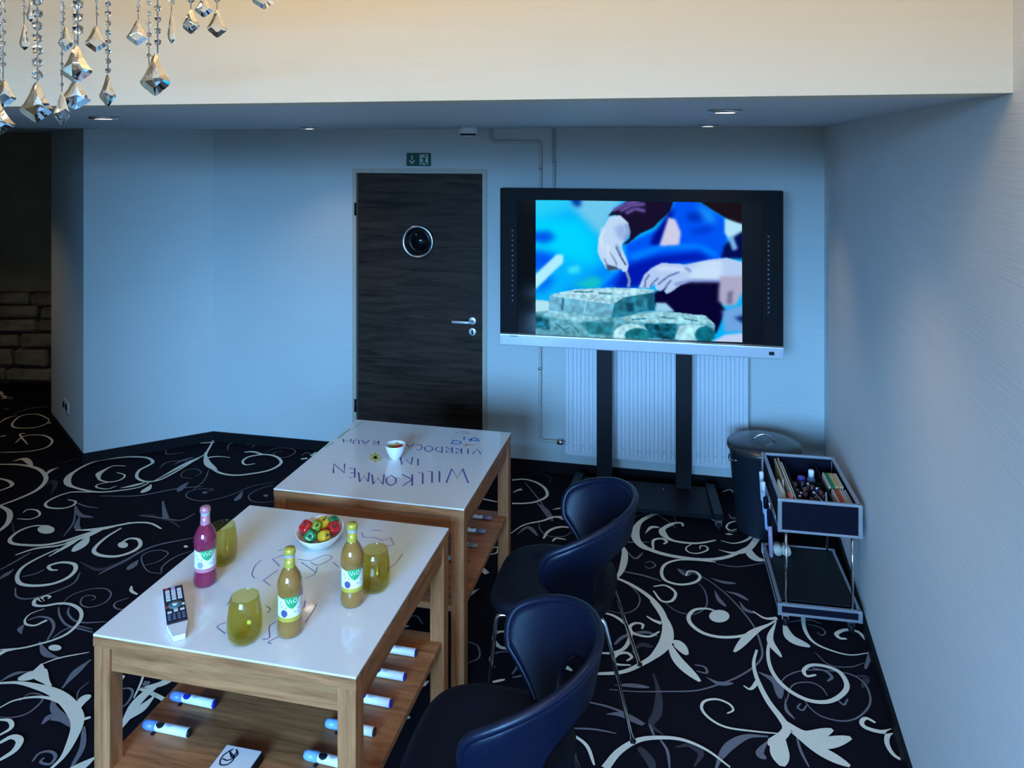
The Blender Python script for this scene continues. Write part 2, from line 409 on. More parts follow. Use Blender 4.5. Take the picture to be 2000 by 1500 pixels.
# right floor
S(CB, 'w', [(755,305),(690,272),(600,255),(500,255),(420,275),(365,315),(355,370),(390,420),(470,455),(580,478),(700,488),(800,475),(870,445),(930,410),(965,350)], 2.6, 't')
S(CB, 'w', [(430,275),(370,310),(352,370),(385,425),(450,450)], 4.2, 's')
S(CB, 'w', [(585,325),(575,308),(520,315),(482,345),(500,380),(560,400),(640,408),(700,402),(745,392)], 1.8)
S(CB, 'w', [(540,315),(485,340),(500,375),(550,398)], 3.6, 's')
S(CB, 'w', [(400,360),(430,330),(470,330)], 2.4, 'l'); S(CB, 'w', [(440,440),(440,395),(480,385),(505,400),(490,412)], 1.6)
S(CB, 'w', [(640,405),(600,430),(615,452),(660,457),(705,440),(695,422),(670,422),(668,436)], 0.9)
S(CB, 'g', [(880,305),(835,298),(798,318),(812,348),(850,345)], 1.0)
S(CB, 'w', [(925,400),(905,440),(935,480),(985,492)], 5.0, 'l'); S(CB, 'w', [(760,440),(830,455),(900,440),(955,370),(965,345)], 3.4, 'l')
S(CB, 'w', [(770,395),(830,408),(890,395),(935,362)], 1.8, 'b'); S(CB, 'w', [(790,362),(830,365)], 1.6, 's')
S(CB, 'w', [(745,500),(640,490),(560,490),(500,510),(480,550),(500,590),(570,610),(640,600),(668,575),(650,550),(612,545),(600,568)], 1.5)
S(CB, 'g', [(745,505),(850,520),(990,500)], 0.9); S(CB, 'g', [(300,300),(420,255),(500,290),(550,330)], 0.7)
S(CB, 'g', [(560,530),(680,570),(780,640),(860,720),(930,810),(965,900),(970,960),(930,1010),(850,1060),(760,1095),(650,1125),(500,1130),(350,1130),(225,1120)], 0.9)
for a, b, c in (((720,575),(780,595),(845,602)), ((790,640),(850,655),(905,685)), ((740,635),(760,680),(795,715)), ((860,690),(890,730),(940,748)), ((640,540),(600,560),(560,530)), ((250,1100),(330,1100),(420,1110)), ((700,1060),(760,1090),(830,1090))):
    S(CB, 'g', [a, b, c], 2.6, 'l')
S(CB, 'w', [(1045,775),(985,775),(925,740)], 2.0, 'a')
S(CB, 'w', [(1040,785),(960,830),(880,860),(780,868),(690,850),(630,810),(612,770),(640,735),(700,728),(750,742)], 1.7)
blob(CB, 'w', (762,765), 50, 31)
S(CB, 'w', [(1010,800),(920,850),(835,940)], 3.8, 'l'); S(CB, 'w', [(1040,790),(1010,880),(1065,965)], 3.0, 'l'); S(CB, 'w', [(1075,790),(1110,870),(1205,915)], 5.0, 'l')
S(CB, 'w', [(1020,850),(1000,930),(1010,1010),(1050,1080),(1120,1140),(1210,1180),(1300,1182),(1365,1145),(1385,1100),(1350,1040),(1280,1010),(1210,1005),(1175,1030),(1190,1058),(1235,1052)], 1.8)
S(CB, 'g', [(1215,1015),(1280,1030),(1312,1060),(1290,1080)], 1.4)
S(CB, 'w', [(1170,760),(1180,830),(1220,890),(1300,930),(1400,955),(1490,945)], 1.7, 'a'); S(CB, 'w', [(1480,885),(1440,842),(1380,832),(1335,850),(1350,872),(1385,876)], 1.7)
S(CB, 'g', [(1190,800),(1250,815),(1280,840),(1262,856),(1240,840)], 0.7); S(CB, 'g', [(1470,850),(1500,930),(1475,1020)], 2.0); S(CB, 'g', [(1100,790),(1200,780),(1260,800)], 0.8)
S(CB, 'g', [(1230,940),(1300,1000),(1400,1010),(1470,990)], 0.6)
S(CB, 'w', [(240,570),(330,610),(420,670),(480,740),(505,820),(500,890),(460,950),(380,1000),(280,1040),(120,1048)], 2.4)
S(CB, 'w', [(430,690),(500,790),(505,880),(450,955),(370,1000)], 5.0, 's')
S(CB, 'w', [(505,870),(560,980),(668,1085)], 4.6, 'l'); S(CB, 'w', [(525,890),(560,900),(605,955)], 5.0, 'l'); S(CB, 'w', [(480,800),(440,785),(408,765)], 2.2, 'a')
S(CB, 'w', [(470,840),(420,865),(345,850),(325,820),(350,800),(388,805),(385,828)], 1.4); S(CB, 'w', [(155,745),(240,760),(310,810),(328,860),(300,920),(240,945),(165,945)], 1.6)
S(CB, 'w', [(330,1005),(260,1000),(245,975),(270,950),(310,945),(335,965),(310,985)], 1.4)
S(CB, 'w', [(265,395),(300,450),(285,540),(238,605)], 3.2, 's')
S(CB, 'g', [(275,540),(380,560),(480,590)], 1.4); S(CB, 'g', [(300,590),(370,660),(360,720),(300,748),(220,735)], 0.7)
S(CB, 'w', [(440,620),(500,615),(548,650),(530,690),(480,690),(440,640)], 1.3); S(CB, 'g', [(500,700),(560,740),(640,752),(700,710),(692,640),(660,600)], 0.7)
S(CB, 'g', [(260,400),(340,400),(420,400)], 1.3); S(CB, 'g', [(300,430),(350,480),(390,450)], 1.6, 'l'); S(CB, 'g', [(400,500),(430,495),(450,515),(420,528),(395,515)], 0.8)
S(CB, 'g', [(250,900),(300,860),(400,840),(460,860)], 2.0); S(CB, 'd', [(330,940),(380,900),(440,910)], 3.0, 'l')
S(CB, 'w', [(945,930),(930,1000),(950,1080),(1000,1180),(1060,1260),(1090,1310),(1075,1345),(1020,1385)], 3.4, 'b')
S(CB, 'w', [(950,1085),(915,1122),(880,1105)], 1.8, 'a'); S(CB, 'g', [(955,1035),(1040,1085),(1060,1165)], 4.5, 'l')
S(CB, 'w', [(1070,1270),(1190,1350),(1315,1320)], 5.0, 'l'); S(CB, 'w', [(1090,1300),(1240,1385),(1405,1360)], 5.5, 'l'); S(CB, 'w', [(1110,1330),(1250,1420),(1400,1500)], 4.8, 'l')
S(CB, 'w', [(1070,1320),(1055,1410),(1070,1500)], 6.5, 'l'); S(CB, 'w', [(1060,1340),(1030,1380),(1005,1400)], 3.4, 'l')
S(CB, 'w', [(1050,1340),(940,1330),(800,1310),(720,1270),(677,1220),(690,1182),(750,1172),(810,1195),(830,1225),(800,1242)], 1.0)
S(CB, 'g', [(1000,1350),(900,1350),(820,1390),(770,1450),(745,1510)], 3.6, 's'); S(CB, 'g', [(1000,1370),(960,1430),(990,1460)], 3.4, 'l')
S(CB, 'w', [(1690,1480),(1620,1450),(1582,1390),(1590,1340),(1640,1318),(1560,1332),(1480,1312),(1457,1285),(1480,1265),(1525,1287)], 1.7)
S(CB, 'w', [(205,1510),(270,1430),(360,1375),(460,1360),(580,1370),(700,1420),(815,1505)], 2.6, 'a')
S(CB, 'g', [(210,1240),(290,1245),(390,1295)], 3.0, 'l'); S(CB, 'g', [(90,1175),(220,1205),(330,1250),(400,1290)], 1.1)
S(CB, 'd', [(440,1040),(465,1130),(460,1230),(430,1290),(490,1340)], 3.6, 's'); S(CB, 'd', [(550,1400),(620,1390),(672,1430),(640,1495)], 3.0, 's'); S(CB, 'g', [(470,1360),(508,1420),(520,1505)], 1.1)
S(CB, 'd', [(370,1400),(420,1460),(440,1510)], 3.4); S(CB, 'g', [(40,1310),(150,1315),(260,1335)], 0.9); S(CB, 'w', [(40,1340),(115,1400),(152,1495)], 1.2)
S(CB, 'g', [(1090,1180),(1120,1100),(1200,1085),(1260,1110),(1290,1150)], 0.7); S(CB, 'g', [(1050,1100),(1100,1050),(1200,1025),(1380,1040),(1470,1090),(1500,1180),(1450,1250),(1370,1275),(1270,1255),(1210,1215),(1170,1160)], 0.8)
S(CB, 'g', [(1085,1160),(1090,1220),(1130,1265)], 1.6, 'l'); S(CB, 'g', [(1190,1195),(1170,1222),(1145,1208),(1160,1188)], 0.9); S(CB, 'g', [(1340,1170),(1370,1195),(1390,1165)], 0.9)
S(CB, 'g', [(1140,1350),(1160,1420),(1200,1500)], 1.0); S(CB, 'd', [(1420,1050),(1480,1060),(1460,1110)], 3.0, 'l'); S(CB, 'g', [(1610,1200),(1625,1290)], 2.2, 's')
S(CB, 'g', [(450,1360),(420,1290)], 1.0); S(CB, 'g', [(640,1000),(690,1010),(700,1040),(650,1030)], 1.0)
# beside the display and behind the far chair
S(CD, 'w', [(0,290),(100,283),(200,310),(270,360),(283,420),(200,465),(100,480),(0,480)], 1.6, 'e'); S(CD, 'w', [(10,390),(50,372),(80,365)], 2.4, 'b')
S(CD, 'g', [(100,300),(200,420),(300,560)], 1.0); S(CD, 'g', [(200,470),(270,530),(330,620)], 4.5, 'l')
S(CD, 'w', [(-10,725),(100,655),(250,622),(360,590),(510,638)], 2.2, 'b'); S(CD, 'w', [(345,585),(420,600),(515,645)], 4.2, 'l')
S(CD, 'w', [(255,768),(300,705),(400,672),(535,688)], 1.7); S(CD, 'g', [(220,640),(230,690),(290,740),(420,745),(495,700)], 0.8)
S(CD, 'w', [(330,790),(360,765),(440,775)], 1.2); S(CD, 'g', [(40,730),(130,670),(210,740)], 3.2, 'l'); S(CD, 'w', [(330,530),(420,515)], 1.4, 's')
S(CD, 'w', [(1700,335),(1750,305),(1835,320)], 1.9, 'a'); S(CD, 'w', [(1715,385),(1780,370),(1840,430)], 1.9, 'b'); S(CD, 'g', [(1500,460),(1540,420),(1600,470)], 0.7)
S(CD, 'd', [(80,260),(200,225),(310,260),(300,310)], 0.9); S(CD, 'd', [(1000,380),(1100,385),(1220,395)], 1.2); S(CD, 'g', [(1020,465),(1150,480),(1290,540),(1340,640)], 1.2, 's')
S(CD, 'w', [(700,560),(730,620),(780,640)], 2.6, 'l'); S(CD, 'w', [(915,570),(975,660),(960,720),(870,750)], 1.2); S(CD, 'd', [(940,530),(1060,550),(1150,600)], 1.0)
S(CD, 'g', [(1760,560),(1800,600),(1870,560)], 2.4, 'l'); S(CD, 'w', [(1900,660),(1840,625),(1770,640),(1745,675),(1780,700),(1830,690)], 1.0)
# left floor
S(CA, 'w', [(1405,215),(1380,290),(1340,370),(1360,430),(1420,480),(1520,500),(1640,490),(1760,465),(1830,420),(1800,380),(1720,365),(1620,380),(1580,410),(1600,432),(1660,425)], 1.8)
S(CA, 'w', [(1335,350),(1350,420),(1410,470)], 4.6, 'l'); S(CA, 'w', [(1355,385),(1420,378),(1500,385)], 1.8, 'a'); S(CA, 'w', [(1305,290),(1400,285)], 1.5)
S(CA, 'w', [(1350,355),(1240,420),(1140,480),(1040,530),(950,542),(892,515),(905,470),(960,440),(995,415),(960,387),(860,380),(740,390),(620,410),(510,460),(450,510),(450,560),(520,590),(640,610),(780,600),(900,580),(970,550)], 1.9)
S(CA, 'w', [(560,430),(455,500),(445,560),(530,595)], 3.8, 's'); S(CA, 'w', [(820,440),(740,440),(680,465),(640,500),(650,530),(710,545),(785,530),(812,500),(760,482)], 1.3)
S(CA, 'w', [(720,445),(645,490),(650,530)], 3.4, 's'); S(CA, 'w', [(720,545),(640,560),(630,580),(700,590),(760,570)], 1.0); S(CA, 'w', [(1340,365),(1200,430),(1000,540)], 2.6, 's')
S(CA, 'w', [(640,612),(560,610),(460,612),(370,640),(300,680),(312,710),(400,717),(470,700),(492,672),(440,660)], 1.4); S(CA, 'w', [(985,560),(960,590),(920,615)], 4.6, 'l'); S(CA, 'w', [(780,585),(860,570),(940,550)], 3.0, 'l')
S(CA, 'g', [(1230,540),(1190,570),(1160,605)], 5.0, 'l'); S(CA, 'g', [(1320,570),(1150,585),(900,630),(650,632)], 1.4); S(CA, 'g', [(1130,430),(1190,400),(1260,380)], 2.6, 'l')
S(CA, 'g', [(1320,610),(1390,590),(1320,585),(1240,600),(1210,630),(1250,655),(1330,665),(1420,650),(1520,620),(1640,570),(1790,540)], 0.8); S(CA, 'g', [(1580,600),(1555,640),(1530,665)], 4.0, 'l')
S(CA, 'g', [(1780,560),(1680,590),(1620,630),(1640,665),(1720,675),(1790,662)], 0.8); blob(CA, 'g', (1730,630), 16, 8); blob(CA, 'g', (1332,610), 16, 8)
S(CA, 'g', [(1360,460),(1330,530),(1260,590)], 0.8); S(CA, 'g', [(1250,520),(1180,505),(1200,470),(1270,455),(1310,480),(1270,505)], 0.7); S(CA, 'g', [(1040,450),(1100,410),(1300,400)], 1.0)
S(CA, 'w', [(1050,850),(980,815),(880,810),(760,830),(640,860),(540,890),(420,930),(300,955),(180,957),(80,945),(68,912),(130,862),(220,832),(320,830)], 1.9); blob(CA, 'w', (300,855), 56, 27)
S(CA, 'w', [(490,860),(660,850),(850,808)], 3.2, 's'); S(CA, 'w', [(580,895),(540,945),(475,1000)], 6.0, 'l'); S(CA, 'w', [(700,840),(560,900),(430,940)], 3.2, 's')
S(CA, 'w', [(790,845),(700,900),(630,960),(612,1000),(660,1025),(760,1030),(860,1000),(912,960),(900,920),(840,915),(785,945)], 2.0); blob(CA, 'w', (800,955), 34, 20)
S(CA, 'w', [(560,890),(440,960),(318,1032)], 2.6, 's'); S(CA, 'w', [(520,920),(380,960),(230,980),(100,1022)], 1.5); S(CA, 'w', [(380,980),(250,1040),(150,1100),(112,1160),(132,1208),(220,1222),(340,1210),(440,1170),(490,1120),(480,1080),(400,1070),(320,1092),(332,1118),(375,1120)], 1.9)
S(CA, 'g', [(910,760),(1000,770),(1080,780),(1180,790),(1270,745)], 1.2); S(CA, 'g', [(1080,780),(1070,730),(1060,665)], 3.8, 'a'); S(CA, 'd', [(1060,780),(1110,790),(1170,835)], 3.0, 'a'); S(CA, 'd', [(900,755),(980,760),(1050,780)], 3.6, 's')
S(CA, 'd', [(520,1060),(650,1110),(820,1050),(900,990)], 3.6, 's'); S(CA, 'g', [(640,1145),(820,1050),(1000,960),(1260,905)], 1.6); S(CA, 'g', [(900,1050),(870,1080),(830,1115)], 4.6, 'l')
S(CA, 'g', [(940,1085),(1030,1060),(1085,1020),(1090,1000),(1040,985),(960,1000),(920,1040),(960,1120),(1050,1140)], 0.8); S(CA, 'g', [(1050,1135),(1060,1090),(1140,1030),(1250,990)], 0.9); blob(CA, 'w', (1210,965), 14, 8)
S(CA, 'g', [(100,1230),(110,1290),(200,1302),(350,1260),(480,1200),(522,1130)], 1.1); S(CA, 'g', [(140,1160),(230,1140),(290,1110)], 1.0)
S(CA, 'w', [(330,150),(310,130),(240,102),(140,112),(82,160),(100,190),(220,190),(300,165),(320,140)], 1.3); S(CA, 'w', [(100,290),(160,245),(280,240),(340,275),(300,320),(180,345),(0,352)], 1.4); S(CA, 'w', [(170,228),(130,235),(180,300)], 1.2)
S(CA, 'w', [(-20,430),(130,432),(250,460),(300,520),(250,590),(130,650),(-20,705)], 2.4); S(CA, 'w', [(300,500),(330,470),(380,450)], 2.6, 's'); S(CA, 'w', [(80,410),(160,395),(210,440)], 4.0, 'l')
S(CA, 'w', [(-10,695),(60,740),(52,810),(-10,870)], 2.6); S(CA, 'w', [(-10,520),(60,540),(75,570),(-10,605)], 2.0); S(CA, 'w', [(110,785),(200,787),(258,760),(240,730),(180,725),(150,745)], 1.1)
S(CA, 'g', [(490,690),(520,755),(605,772)], 3.4, 'l'); S(CA, 'g', [(490,690),(480,800),(415,895)], 1.1); S(CA, 'g', [(520,760),(500,830),(520,850)], 3.6, 'l'); S(CA, 'g', [(480,670),(560,700),(640,710)], 1.2)
S(CA, 'w', [(1075,265),(1090,325)], 2.4); S(CA, 'w', [(1255,235),(1240,295)], 1.8); S(CA, 'g', [(1480,335),(1500,290),(1600,280)], 0.9); S(CA, 'g', [(1600,300),(1660,290),(1640,315)], 1.4); S(CA, 'g', [(1080,330),(1090,360),(1200,350)], 0.9)
S(CA, 'w', [(1590,350),(1650,348),(1720,368)], 1.8); S(CA, 'g', [(1720,350),(1800,320),(1900,325),(1922,350),(1860,380),(1790,375),(1790,350),(1840,342)], 0.8); S(CA, 'w', [(1968,265),(1960,325)], 1.6); S(CA, 'g', [(1960,370),(2000,350),(2050,380)], 1.0)
S(CA, 'w', [(0,250),(40,240)], 2.0, 's'); S(CA, 'g', [(80,100),(200,60),(330,50)], 2.0, 's'); S(CA, 'g', [(20,60),(60,70)], 1.6, 's'); S(CA, 'w', [(-20,170),(40,130),(110,110)], 1.6, 's')
S(CA, 'd', [(400,420),(480,390),(560,400)], 1.2); S(CA, 'd', [(300,560),(340,530),(360,560),(330,620)], 3.2, 's'); S(CA, 'd', [(80,800),(100,870),(200,830)], 1.2); S(CA, 'g', [(-10,1120),(100,1060),(200,1000)], 1.4); S(CA, 'g', [(-10,1180),(90,1110)], 3.2, 's')
# front left floor
S(CC, 'w', [(400,95),(420,80),(390,70),(345,90),(360,115),(310,95),(285,120),(295,150),(370,155),(500,135),(600,145),(670,190),(680,250),(640,320),(560,390),(450,440),(330,475),(180,510),(-10,525)], 1.5)
S(CC, 'w', [(370,180),(260,220),(210,270),(220,310),(290,320),(350,295),(392,275)], 1.5, 'b')
S(CC, 'g', [(580,160),(570,210),(620,270),(720,290),(890,280)], 1.1); S(CC, 'g', [(490,160),(500,230),(560,310),(700,350),(780,372)], 1.1); S(CC, 'g', [(440,420),(540,350),(650,320),(775,345)], 1.0); S(CC, 'g', [(230,270),(330,240),(420,260),(450,330),(395,440)], 1.4)
S(CC, 'g', [(500,150),(600,60),(750,10),(880,5),(930,50),(880,120),(760,160),(680,140),(690,80),(760,60),(800,80),(760,105)], 0.8); S(CC, 'w', [(1100,-10),(1100,30),(1150,60)], 1.4); S(CC, 'g', [(1080,80),(970,120),(960,160),(1020,180),(1100,150)], 0.9)
S(CC, 'g', [(180,385),(170,340),(210,300)], 2.4, 's'); S(CC, 'w', [(-10,560),(60,530),(180,510)], 2.6, 'a')
S(CC, 'w', [(350,640),(300,720),(150,770)], 6.0, 'l'); S(CC, 'w', [(340,660),(330,720),(420,830)], 5.0, 's'); S(CC, 'w', [(-10,805),(150,800),(300,830),(450,880),(560,960),(640,1080),(640,1180),(580,1330),(520,1430),(430,1520)], 4.4, 's'); S(CC, 'w', [(-10,1015),(120,950),(300,920),(450,940),(560,1000),(625,1090)], 2.0, 'b')
S(CC, 'w', [(640,1050),(690,950),(760,905)], 4.2, 'l'); S(CC, 'g', [(760,600),(640,700),(520,840)], 3.4, 's'); S(CC, 'g', [(350,1140),(430,1080),(560,1130)], 3.6, 's'); S(CC, 'g', [(450,890),(450,1010),(560,1120),(600,1170)], 3.2, 's')
S(CC, 'g', [(330,450),(385,550),(510,590)], 3.0, 's'); blob(CC, 'w', (460,505), 55, 26); S(CC, 'w', [(350,645),(500,592),(745,545)], 0.8); S(CC, 'g', [(-10,790),(120,720),(240,700)], 2.2, 's')
S(CC, 'g', [(160,950),(250,885),(350,900),(340,960),(230,1050),(100,1085),(-10,1080)], 0.8); S(CC, 'g', [(640,950),(660,860),(745,785)], 0.5)
S(CC, 'w', [(-10,1110),(80,1120),(92,1180),(-10,1245)], 1.4); S(CC, 'w', [(-10,1310),(100,1255),(165,1285),(120,1370),(-10,1455)], 2.2); S(CC, 'g', [(270,1455),(330,1385),(420,1370),(465,1410),(420,1475),(340,1460),(370,1420)], 1.2); S(CC, 'g', [(700,1160),(690,1330),(600,1500)], 2.0); S(CC, 'w', [(690,1110),(760,1090)], 1.4)
S(CC, 'w', [(970,1240),(1050,1120),(1150,960),(1300,830),(1450,745)], 3.6, 's'); S(CC, 'w', [(1060,1120),(1180,1020),(1300,905)], 3.4, 's'); S(CC, 'w', [(1210,690),(1180,800),(1120,930)], 0.8); S(CC, 'w', [(985,750),(1030,750),(990,800)], 1.2); S(CC, 'g', [(990,850),(1080,840),(1110,880),(1060,970),(980,1020)], 1.0); S(CC, 'g', [(1210,780),(1240,820)], 3.0, 's')
# strips seen between the furniture
S(CE, 'w', [(150,870),(215,930)], 2.6, 'e'); S(CE, 'w', [(200,780),(290,760),(300,715),(260,720)], 0.9); S(CE, 'w', [(260,645),(310,635)], 1.6); S(CE, 'w', [(130,310),(300,345)], 1.4)
S(CE, 'w', [(40,1120),(130,1060)], 2.0, 's'); S(CE, 'g', [(20,1110),(150,1050)], 1.0)
C7 = crop(720, 1140, 3.571)
S(C7, 'w', [(1000,345),(900,350),(875,400),(920,455),(1020,460),(1010,430)], 1.6); S(C7, 'g', [(1000,480),(900,485),(845,530),(880,590)], 1.1); S(C7, 'g', [(1000,520),(1040,570),(1000,640)], 1.2); S(C7, 'g', [(690,410),(760,440),(770,520),(690,560)], 0.9)
S(C7, 'w', [(1285,455),(1310,490),(1340,520)], 2.6, 'l'); S(C7, 'w', [(1300,520),(1340,570),(1420,620)], 2.4, 'l'); S(C7, 'w', [(345,740),(420,690)], 2.0, 's'); S(C7, 'w', [(235,950),(290,945)], 1.4); S(C7, 'w', [(860,700),(950,680)], 1.2); S(C7, 'g', [(1000,660),(1130,640)], 1.0)
S(C7, 'g', [(250,250),(330,230),(380,290)], 1.2); S(C7, 'g', [(680,110),(770,40)], 1.4)
# the pattern goes on over the rest of the carpet
rg = random.Random(11)
def free(x, y, d):
    return all((x-a)**2+(y-b)**2 > d*d for a, b in occ)
for _ in range(900):
    x, y = rg.uniform(-5.8, 2.0), rg.uniform(-3.0, 6.9)
    if x > rw(y)-0.2 or (y > bw(x)-0.25 and x > -2.4) : continue
    if not free(x, y, 0.20): continue
    r0 = rg.uniform(0.10, 0.22); a0 = rg.uniform(0, 6.28); dr = rg.choice((-1, 1)); kind = rg.choice('wwg')
    pts = []
    for k in range(16):
        t = k/15; a = a0+dr*t*7.5; r = r0*(1-t*0.86); pts.append((x+r*math.cos(a), y+r*math.sin(a)))
    st = pts[0]; tx, ty = -math.sin(a0)*dr, math.cos(a0)*dr
    pts = [(st[0]-tx*0.26+math.cos(a0)*0.07, st[1]-ty*0.26+math.sin(a0)*0.07), (st[0]-tx*0.12+math.cos(a0)*0.01, st[1]-ty*0.12+math.sin(a0)*0.01)]+pts
    ww = rg.uniform(0.010, 0.020)
    ribbon(lay[kind], pts, lambda t: ww*(1.6-1.2*t), lambda X, Y: (X, Y, zlay[kind]-0.0006-1e-6*_), 4)
    for q in (0, 1):
        s_ = pts[q]; an = math.atan2(ty, tx)+rg.uniform(0.5, 1.1)*rg.choice((-1, 1)); ln = rg.uniform(0.09, 0.16)
        lw = rg.uniform(0.03, 0.05)
        ribbon(lay[kind], [s_, (s_[0]+math.cos(an)*ln*.5, s_[1]+math.sin(an)*ln*.5+0.01), (s_[0]+math.cos(an+.3)*ln, s_[1]+math.sin(an+.3)*ln)], lambda t: lw*max(.05, math.sin(math.pi*t)), lambda X, Y: (X, Y, zlay[kind]-0.0006-1e-6*_), 4)
    occ.extend(pts)
for k, m, nm in (('w', M_SCROLL, 'ivory_scroll_pattern'), ('g', M_SCROLLG, 'grey_scroll_pattern'), ('d', M_SCROLLD, 'dark_grey_scroll_pattern')):
    o = lay[k].build(nm, m, floor); o['kind'] = 'stuff'

# ------------------------------------------------------------------ door
door = thing('door_1', 'dark walnut door with round porthole window below green exit sign', 'door', (DL[0], DL[1], 0), math.atan2(DR[1]-DL[1], DR[0]-DL[0]))
struct(door)
dw = dwl
lf = MB().box(0.004, dw-0.004, 0.012, 0.055, 0.006, DH-0.004).build('door_leaf', M_DOOR, door)
fm = MB(); fm.box(-FR_W, 0, -0.012, 0.07, 0, DH+FR_W); fm.box(dw, dw+FR_W, -0.012, 0.07, 0, DH+FR_W); fm.box(0, dw, -0.012, 0.07, DH, DH+FR_W)
fm.build('door_frame', M_FRAME, door)
MB().box(-0.02, dw+0.02, 0.08, 0.12, 0, DH).build('door_backing', M_BLACK, door)
pcx, pcz = 0.455, 1.526
ring = MB().lathe([(0.096, 0.0), (0.118, 0.0), (0.120, 0.006), (0.112, 0.014), (0.100, 0.014), (0.096, 0.004)], 40, closed_top=False, closed_bot=False)
rg_o = ring.build('porthole_ring', M_STEEL, lf, loc=(pcx, 0.012, pcz), rot=(R(90), 0, 0))
MB().lathe([(0.0965, 0.0), (0.0965, 0.003)], 40).build('porthole_pane', M_GLASSBLK, lf, loc=(pcx, 0.011, pcz), rot=(R(90), 0, 0))
hz = 0.99; hx = dw-0.075
h = MB().lathe([(0.026, 0), (0.026, 0.008), (0.022, 0.010)], 24).build('handle_rose', M_SATIN, lf, loc=(hx, 0.012, hz), rot=(R(90), 0, 0))
MB().tube([(hx, 0.012, hz), (hx, -0.045, hz), (hx-0.012, -0.052, hz), (hx-0.13, -0.052, hz)], 0.0095, 12).build('door_handle', M_SATIN, lf)
MB().lathe([(0.026, 0), (0.026, 0.008), (0.022, 0.010)], 24).build('lock_rose', M_SATIN, lf, loc=(hx, 0.012, hz-0.075), rot=(R(90), 0, 0))
MB().box(hx-0.006, hx+0.006, -0.002, 0.004, hz-0.093, hz-0.062).build('keyhole', M_BLACK, lf)
for z in (0.35, 1.75):
    MB().tube([(-0.006, -0.014, z-0.045), (-0.006, -0.014, z+0.045)], 0.008, 10).build('hinge', M_BLACKM, door)

# exit sign above the door
M_SIGN = mat('sign_green', (0.0, 0.075, 0.05), 0.5, noise=0.03); M_SIGNW = mat('sign_pale', (0.40, 0.52, 0.46), 0.5, noise=0.03)
es_l, es_r = bw_at(795), bw_at(842)
sgw = math.hypot(es_r[0]-es_l[0], es_r[1]-es_l[1]); szc = CH-(311.5-HY)/FPX*es_l[1]; sgh = 0.092
sign = thing('exit_sign', 'small green emergency exit sign with white arrow above the door', 'sign', (es_l[0], es_l[1], szc), ROT)
MB().box(0, sgw, -0.012, 0.0, -sgh/2, sgh/2, bev=0.002).build('sign_plate', M_SIGN, sign)
a = MB(); yy = -0.0128
def flat(mb_, pts): mb_.add([(x, yy, z) for x, z in pts], [tuple(range(len(pts)))])
flat(a, [(0.036, -0.002), (0.046, -0.002), (0.046, 0.030), (0.036, 0.030)])
flat(a, [(0.041, -0.033), (0.066, -0.006), (0.056, -0.004), (0.041, -0.018), (0.026, -0.004), (0.016, -0.006)])
a.build('arrow', M_SIGNW, sign)
a = MB()
flat(a, [(0.098, -0.036), (0.160, -0.036), (0.160, 0.036), (0.098, 0.036)])
a.build('doorway_mark', M_SIGNW, sign)
yy = -0.0136; a = MB()
flat(a, [(0.135, 0.018), (0.146, 0.018), (0.146, 0.030), (0.135, 0.030)])
flat(a, [(0.112, 0.012), (0.142, 0.014), (0.144, 0.002), (0.134, -0.010), (0.122, -0.004), (0.126, 0.004), (0.110, 0.004)])
flat(a, [(0.126, -0.004), (0.138, -0.008), (0.146, -0.022), (0.158, -0.028), (0.154, -0.036), (0.138, -0.030), (0.130, -0.016), (0.116, -0.032), (0.104, -0.030), (0.104, -0.022), (0.114, -0.022)])
a.build('running_figure', M_SIGN, sign)

# ------------------------------------------------------------------ soffit downlights and detector
M_EMIT = mat('downlight_glow', (1, 0.95, 0.85), 0.5, emit=(1.0, 0.90, 0.75), estr=14, noise=0)
spots = [((-1.68, 3.16), 'recessed round downlight nearest the hanging crystals'), ((-1.32, 5.0), 'recessed round downlight left of the door near the back wall'),
         ((0.713, 2.57), 'recessed round downlight nearest the cream bulkhead above the display'), ((1.12, 4.39), 'recessed round downlight close above the display')]
spots.append(((-4.3, 5.5), 'added round downlight, out of view over the dim passage beyond the pillar'))  # extra downlight outside the view, added to put warm light into the passage
for (x, y), lb in spots:
    t = thing('downlight', lb, 'downlight', (x, y, Z_SOF), 0, 'round downlights in the low ceiling')
    MB().lathe([(0.034, -0.010), (0.050, -0.010), (0.056, -0.006), (0.057, 0.0), (0.034, 0.0)], 28, closed_top=False, closed_bot=False).build('trim_ring', M_STEEL, t)
    MB().lathe([(0.033, -0.009), (0.033, -0.002)], 24).build('lamp_lens', M_EMIT, t)
    sl = bpy.data.lights.new('downlight_beam', 'SPOT'); sl.energy = 22.0 if x < -4 else 13.0; sl.color = (1.0, 0.80, 0.55); sl.spot_size = R(110); sl.spot_blend = 0.8; sl.shadow_soft_size = 0.03
    so = bpy.data.objects.new('downlight_beam', sl); COL.objects.link(so); so.parent = t; so.location = (0, 0, -0.02)
dp = bw_at(928)
det = thing('smoke_detector', 'small white round smoke detector on the low ceiling near back wall', 'detector', (dp[0]-0.10*UY*0-0.03, dp[1]-0.35, Z_SOF))
MB().lathe([(0.030, -0.062), (0.046, -0.056), (0.048, -0.042), (0.062, -0.036), (0.064, 0.0)], 28).build('detector_body', M_WHITE, det)
MB().lathe([(0.0490, -0.053), (0.0500, -0.047), (0.0500, -0.040)], 28, closed_top=False, closed_bot=False).build('vent_gap', M_BLACK, det)

